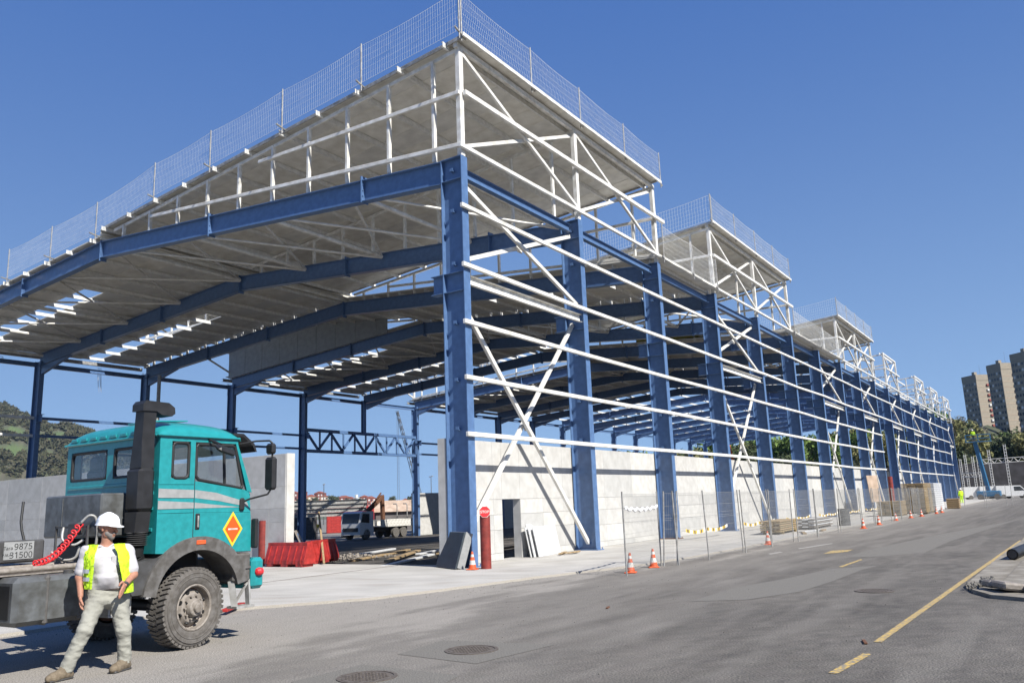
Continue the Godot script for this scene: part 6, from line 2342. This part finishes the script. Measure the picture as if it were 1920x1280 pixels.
	# cones along the road
	for q in [[1183, 1074, "traffic cone beside the first post of the taped fence panel"], [1226, 1064, "traffic cone in front of the taped fence panel"], [1441, 1021, "traffic cone standing by the triple fence posts"], [1620, 991, "traffic cone before the timber pile and black drum"], [1649, 984, "traffic cone beyond the black drum"], [1681, 976, "traffic cone between the drum and the low timber stack"], [1709, 971, "traffic cone before the low timber stack"], [1729, 968, "traffic cone before the tall timber stack"], [1757, 963, "traffic cone before the white wrapped blocks"], [1767, 961, "traffic cone farthest along the fence by the white wrapped blocks"]]:
		cone(P(q[0], q[1], ROAD), q[2], q[0] * 0.7, 1.0)
	# timber, drum, stacks
	plank_stack(Vector3(19.6, 0, 3.1), 0.05, 6, 3.6, 0.9, "loose timber stack inside the fence before the sixth column", M.wood, M.wood2)
	plank_stack(Vector3(24.8, 0, 3.4), 0.02, 5, 4.2, 0.9, "pile of grey white planks beside the black drum", M.panel_white, M.hub)
	plank_stack(Vector3(44.5, 0, 3.9), 0.0, 11, 2.2, 1.6, "low stack of yellow timber beams wrapped with striped tape", M.wood2, M.wood)
	plank_stack(Vector3(50.5, 0, 4.8), 0.0, 25, 4.0, 1.6, "tall stack of yellow timber beams before the white blocks", M.wood2, M.wood)
	plank_stack(Vector3(56.8, 0, 4.8), 0.0, 25, 5.0, 1.6, "tall stack of white wrapped blocks beyond the timber", M.panel_white, M.bag)
	for q in [[18.6, 4.4, 0.3, 1.6], [20.4, 4.2, -0.2, 1.9], [21.2, 4.6, 0.1, 1.2]]:
		b = MB.new()
		b.cb(Vector3(-q[3] * 0.5, 0, -0.08), Vector3(q[3] * 0.5, 0.06, 0.08), 0.008)
		single("loose_plank", "loose plank lying in front of the timber stack inside the fence", "plank", b, M.wood if q[3] < 1.8 else M.panel_white, Transform3D(Basis(Vector3.UP, q[2]), Vector3(q[0], 0.002, q[1])), "loose planks before the timber stack")
	b = MB.new()
	b.lathe(Transform3D(), [Vector2(0.0, 0.0), Vector2(0.29, 0.0), Vector2(0.29, 0.28), Vector2(0.305, 0.29), Vector2(0.29, 0.3), Vector2(0.29, 0.58), Vector2(0.305, 0.59), Vector2(0.29, 0.6), Vector2(0.29, 0.88), Vector2(0.27, 0.88), Vector2(0.0, 0.86)], 24)
	single("steel_drum", "black steel drum standing by the plank pile at the fence", "drum", b, M.dark_grey, at(27.3, 0, 4.3))
	b = MB.new()
	b.cb(Vector3(-0.55, 0, -0.5), Vector3(0.55, 0.9, 0.5), 0.03)
	for k in 5:
		b.bx(Vector3(-0.57, 0.08 + k * 0.18, -0.52), Vector3(0.57, 0.16 + k * 0.18, 0.52))
	single("wooden_crate", "brown wooden crate at the far end of the fenced stacks", "crate", b, M.wood, at(66.0, ROAD, 5.6))
	b = MB.new()
	b.cb(Vector3(-0.6, 0, -0.03), Vector3(0.6, 2.1, 0.03), 0.01)
	single("plywood_board", "orange plywood board standing before the columns behind the timber", "board", b, M.stucco, Transform3D(Basis(Vector3.UP, -0.5) * Basis(Vector3.RIGHT, -0.1), Vector3(52.0, 0.9, 1.6)))
	b = MB.new()
	b.cyl(Vector3.ZERO, Vector3(0, 3.0, 0), 0.2, 0.2, 16)
	single("brown_post", "thick reddish brown steel post beside the second gateway", "post", b, M.red_post, at(62.0, 0, 1.2))
	# striped tape along the columns
	for i in range(3, 12):
		tape_run([Vector3(fx(i) - 1.3, 0.33, 0.85), Vector3(fx(i) + 0.9, 0.3, 0.95), Vector3(fx(i) + 3.4, 0.36, 1.0)], "yellow and white striped tape strung low before the %s blue column from the gateway" % ORD[i - 1])
	# manholes
	manhole(884, 1219, 0.33, "round iron manhole cover in a pale square repair in the road")
	manhole(688, 1270, 0.32, "round iron manhole cover half out of sight at the road's near edge")
	manhole(1640, 1108, 0.33, "worn round iron manhole cover beside the yellow edge line")
	# things on the traffic island
	var pp := P(1902, 1043, 0.06)
	b = MB.new()
	b.cyl(Vector3(-0.45, 0.12, 0), Vector3(3.4, 0.12, 0.35), 0.12, 0.12, 18, false)
	b.cyl(Vector3(-0.45, 0.12, 0), Vector3(3.4, 0.12, 0.35), 0.1, 0.1, 18, true)
	single("black_pipe", "black plastic pipe lying on the kerb of the traffic island", "pipe", b, M.black_plastic, at(pp.x, 0.02, pp.z))
	var slab := [[1888, 1109, 0.62, 0.34, "broken grey kerb stone lying at the tip of the traffic island"], [1862, 1106, 0.3, 0.22, "small broken kerb piece beside the larger kerb stone"]]
	for q in slab:
		var sp2 := P(q[0], q[1], 0.0)
		b = MB.new()
		b.cbox(Transform3D(Basis(Vector3.UP, 0.5) * Basis(Vector3.RIGHT, 0.12), Vector3(0, 0.1, 0)), Vector3(q[2], 0.12, q[3]), 0.03)
		single("kerb_stone", q[4], "stone", b, M.hub, at(sp2.x, 0.0, sp2.z))
	var rb := RandomNumberGenerator.new()
	rb.seed = 19
	b = MB.new()
	for k in 60:
		var q := P(1852 + rb.randfn() * 8.0, 1096 + rb.randfn() * 3.5, 0.0)
		var s := rb.randf_range(0.02, 0.07)
		b.cbox(Transform3D(Basis.from_euler(Vector3(rb.randf() * 6, rb.randf() * 6, rb.randf() * 6)), Vector3(q.x, 0.03 + rb.randf() * 0.06, q.z)), Vector3(s, s * 0.7, s * 1.2), s * 0.2)
	for k in 40:
		var q := P(1822 + rb.randfn() * 7.0, 1101 + rb.randfn() * 2.5, 0.0)
		var s := rb.randf_range(0.015, 0.05)
		b.cbox(Transform3D(Basis.from_euler(Vector3(rb.randf() * 6, rb.randf() * 6, rb.randf() * 6)), Vector3(q.x, 0.02 + rb.randf() * 0.03, q.z)), Vector3(s, s * 0.7, s * 1.2), s * 0.2)
	var ru := single("rubble", "loose rubble and cement lumps at the tip of the traffic island", "rubble", b, M.patch)
	ru.set_meta("kind", "stuff")
	# grit and crumbs on the road and along the apron edge
	b = MB.new()
	for k in 700:
		var x := rb.randf_range(-13.0, 8.0)
		var z := apron_edge(x) + absf(rb.randfn()) * 0.9 + 0.05
		if k % 3 == 0:
			z = rb.randf_range(4.0, 12.5)
		var s := rb.randf_range(0.005, 0.014)
		b.cbox(Transform3D(Basis.from_euler(Vector3(rb.randf() * 6, rb.randf() * 6, rb.randf() * 6)), Vector3(x, ROAD + s * 0.3, z)), Vector3(s, s * 0.7, s * 1.3), s * 0.2)
	var gr := single("road_grit", "loose grit and crumbs scattered along the apron edge and road", "grit", b, M.patch)
	gr.set_meta("kind", "stuff")
	var rpq := P(437, 1141, 0.0)
	b = MB.new()
	b.cb(Vector3(-0.55, 0, -0.06), Vector3(0.55, 0.05, 0.06), 0.008)
	single("red_plank", "red painted plank lying on the apron kerb in front of the truck", "plank", b, M.red, Transform3D(Basis(Vector3.UP, 0.62), Vector3(rpq.x, 0.004, rpq.z)))
	for q in [[1622, 1205, 0.24], [620, 1122, 0.4], [1140, 1140, 0.2]]:
		var w := P(q[0], q[1], ROAD)
		b = MB.new()
		b.cb(Vector3(-q[2] * 0.5, 0, -0.02), Vector3(q[2] * 0.5, 0.018, 0.02), 0.004)
		single("wood_splinter", "small brown splinter of wood lying on the road", "wood", b, M.rust, Transform3D(Basis(Vector3.UP, 0.3), Vector3(w.x, ROAD + 0.004, w.z)), "splinters on the road")
	build_inside()

func build_inside() -> void:
	# white crane truck under the far truss
	var t := thing("crane_truck", "white flatbed truck with a folded brown loader crane inside the hall", "truck", Vector3(41.4, ground_y(30, -42.0), -41.9), "", 0.0)
	# x forward is to the left of the picture: build pointing to -x and turn
	t.rotation.y = 0.05
	var b := MB.new()
	b.prism(PackedVector2Array([Vector2(-3.9, 0.45), Vector2(-2.0, 0.45), Vector2(-2.0, 2.55), Vector2(-3.35, 2.6), Vector2(-3.75, 2.45), Vector2(-3.95, 1.5)]), at(0, 0, -1.15), 2.3)
	var cab := part(t, "cab", b, M.panel_white)
	b = MB.new()
	b.bar(Vector3(-3.965, 1.55, 0), Vector3(-3.79, 2.4, 0), 2.0, 0.02, Vector3(-1, 0.1, 0))
	part(cab, "windscreen", b, M.dark_glass)
	for s in [-1.16, 1.155]:
		b = MB.new()
		b.prism(PackedVector2Array([Vector2(-3.75, 1.6), Vector2(-2.6, 1.5), Vector2(-2.6, 2.35), Vector2(-3.55, 2.35)]), at(0, 0, s), 0.006)
		part(cab, "side_window", b, M.dark_glass)
	b = MB.new()
	b.bx(Vector3(-3.98, 0.75, -0.9), Vector3(-3.93, 1.1, 0.9))
	part(cab, "grille", b, M.gum)
	b = MB.new()
	b.bx(Vector3(-1.0, 1.05, -1.2), Vector3(4.0, 1.15, 1.2))
	b.bx(Vector3(-1.0, 1.15, 1.16), Vector3(4.0, 1.75, 1.2))
	b.bx(Vector3(-1.0, 1.15, -1.2), Vector3(4.0, 1.75, -1.16))
	b.bx(Vector3(3.96, 1.15, -1.159), Vector3(4.0, 1.75, 1.159))
	part(t, "flatbed", b, M.paint_white)
	b = MB.new()
	b.bx(Vector3(-3.6, 0.6, -0.45), Vector3(4.0, 1.04, 0.45))
	part(t, "chassis", b, M.gum)
	for x in [-2.95, 1.4, 2.6]:
		for z in [-1.0, 1.0]:
			b = MB.new()
			b.cyl(Vector3(x, 0.48, z - 0.15), Vector3(x, 0.48, z + 0.15), 0.48, 0.48, 18)
			part(t, "wheel", b, M.rubber)
	b = MB.new()
	b.cb(Vector3(-1.85, 1.05, -0.5), Vector3(-1.15, 2.6, 0.5), 0.08)
	b.cbar(Vector3(-1.5, 2.6, 0), Vector3(0.6, 3.9, 0), 0.35, 0.4, 0.04)
	b.cbar(Vector3(0.6, 4.1, 0.02), Vector3(0.75, 1.6, 0.02), 0.34, 0.38, 0.04)
	b.cbar(Vector3(-1.5, 2.9, 0.3), Vector3(0.2, 4.3, 0.25), 0.12, 0.12, 0.02)
	part(t, "loader_crane", b, M.rust)
	for x in [1.6, 3.2]:
		b = MB.new()
		b.tube(PackedVector3Array([Vector3(x, 1.15, 1.1), Vector3(x, 3.0, 1.1), Vector3(x + 0.15, 3.2, 0.9), Vector3(x + 0.15, 3.2, 0.5)]), 0.05, 8)
		part(t, "stanchion", b, M.galv)
	# stack of steel beams
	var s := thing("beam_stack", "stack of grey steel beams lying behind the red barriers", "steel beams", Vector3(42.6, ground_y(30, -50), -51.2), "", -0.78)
	for k in 4:
		for j in 3:
			b = MB.new()
			b.ibeam(Vector3(-8.0 + 0.4 * ((k * 3 + j) % 4), 2.4 + k * 0.42, j * 0.6), Vector3(4.2 + 0.3 * ((k + j) % 3), 2.4 + k * 0.42, j * 0.6), Vector3.UP, 0.4, 0.3, 0.03, 0.02)
			part(s, "beam", b, M.galv)
	for x in [-6.5, -1.5, 3.4]:  # solid dark blocks under the beams, put in for the shade beneath
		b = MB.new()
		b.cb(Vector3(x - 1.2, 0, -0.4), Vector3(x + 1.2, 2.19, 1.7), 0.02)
		part(s, "shade_block", b, M.dark_grey)
	# surveyor's tripod
	var tp := thing("survey_tripod", "yellow survey tripod standing on the dark floor inside", "tripod", Vector3(35.0, ground_y(20, -44), -43.4))
	for k in 3:
		var a := TAU * k / 3.0 + 0.4
		b = MB.new()
		b.cyl(Vector3(cos(a) * 0.45, 0, sin(a) * 0.45), Vector3(cos(a) * 0.06, 1.25, sin(a) * 0.06), 0.025, 0.03, 8)
		part(tp, "leg", b, M.wood)
	b = MB.new()
	b.lathe(at(0, 1.25, 0), [Vector2(0.1, 0), Vector2(0.1, 0.05), Vector2(0.13, 0.1), Vector2(0.13, 0.25), Vector2(0.08, 0.33), Vector2(0, 0.34)], 14)
	part(tp, "instrument", b, M.yellow)
	# signs and boards leaning behind the barriers
	for q in [[1.5, -8.6, 0.9, "leaning prohibition sign board behind the red barriers"], [2.4, -9.1, 0.7, "pale sign board propped behind the red barriers"]]:
		var sg := thing("sign_board", q[3], "sign", Vector3(q[0], -0.05, q[1]), "", q[2])
		sg.rotation.x = -0.45
		b = MB.new()
		b.cb(Vector3(-0.45, 0, -0.015), Vector3(0.45, 1.25, 0.015), 0.01)
		part(sg, "board", b, M.hub)
		b = MB.new()
		b.lathe(Transform3D(Basis(Vector3.RIGHT, PI * 0.5), Vector3(0, 0.85, 0.016)), [Vector2(0.28, 0.0), Vector2(0.28, 0.003), Vector2(0.21, 0.003), Vector2(0.21, 0.0)], 24)
		part(sg, "ring", b, M.red if q[2] > 0.8 else M.blue)
	b = MB.new()
	b.cbar(Vector3(0.4, 0.05, -6.3), Vector3(2.6, 1.7, -8.9), 0.07, 0.05, 0.008)
	single("long_plank", "long pale plank propped over the red barrier", "plank", b, M.wood)
	# sheet piles, planks and heaps on the floor behind the gateway
	var rb := RandomNumberGenerator.new()
	rb.seed = 23
	for k in 9:
		b = MB.new()
		var l := rb.randf_range(2.5, 6.5)
		b.cb(Vector3(-l * 0.5, 0, -0.11), Vector3(l * 0.5, 0.07, 0.11), 0.01)
		var x := rb.randf_range(3.0, 9.5); var z := rb.randf_range(-9.5, -4.0)
		single("floor_plank", "long dusty plank lying on the hall floor behind the gateway", "plank", b, M.wood if k % 3 else M.panel_white, Transform3D(Basis(Vector3.UP, 0.35 + rb.randf_range(-0.25, 0.25)), Vector3(x, ground_y(x, z) + 0.01 + 0.075 * (k % 2), z)), "planks on the floor behind the gateway")
	b = MB.new()
	for k in 260:
		var a := rb.randf() * TAU; var q := absf(rb.randfn()) * 0.7
		var s2 := rb.randf_range(0.03, 0.1)
		var y := maxf(0.0, 0.22 - q * 0.2)
		b.cbox(Transform3D(Basis.from_euler(Vector3(rb.randf() * 6, rb.randf() * 6, rb.randf() * 6)), Vector3(3.6 + cos(a) * q * 1.8, -0.08 + y * rb.randf(), -8.3 + sin(a) * q)), Vector3(s2, s2 * 0.6, s2 * 1.3), s2 * 0.2)
	var heap := single("sand_heap", "low heap of pale rubble on the floor behind the gateway", "heap", b, M.hub)
	heap.set_meta("kind", "stuff")
	# bundles left on the roof, and an orange machine arm inside the hall
	for q in [[37.5, 13.45, -10.6, 2.0], [37.2, 13.25, -7.4, 2.6]]:
		var bl := thing("insulation_bundle", "yellow green bundle of insulation left on the low roof", "bundle", Vector3(q[0] + 0.6, rafter_y(-q[2]) + 0.32, q[2]), "insulation bundles on the low roof")
		for k in 3:
			b = MB.new()
			b.cb(Vector3(-0.6, k * 0.24, -q[3] * 0.5), Vector3(0.6, k * 0.24 + 0.23, q[3] * 0.5), 0.05)
			part(bl, "roll", b, M.insulation)
	var ma := thing("telescopic_handler", "orange telescopic handler with raised arm inside the hall", "machine", Vector3(52.0, -0.15, -9.0), "", 0.5)
	b = MB.new()
	b.cb(Vector3(-1.6, 0.5, -1.0), Vector3(1.6, 1.5, 1.0), 0.12)
	part(ma, "body", b, M.orange_machine)
	b = MB.new()
	b.cb(Vector3(-0.4, 1.5, 0.1), Vector3(0.8, 2.5, 0.95), 0.08)
	part(ma, "cabin", b, M.dark_glass)
	b = MB.new()
	b.cbar(Vector3(-1.4, 1.4, -0.4), Vector3(3.6, 6.4, -0.4), 0.4, 0.5, 0.04)
	part(ma, "arm", b, M.orange_machine)
	for x in [-1.1, 1.1]:
		for z in [-1.0, 1.0]:
			b = MB.new()
			b.cyl(Vector3(x, 0.55, z - 0.18), Vector3(x, 0.55, z + 0.18), 0.55, 0.55, 16)
			part(ma, "wheel", b, M.rubber)
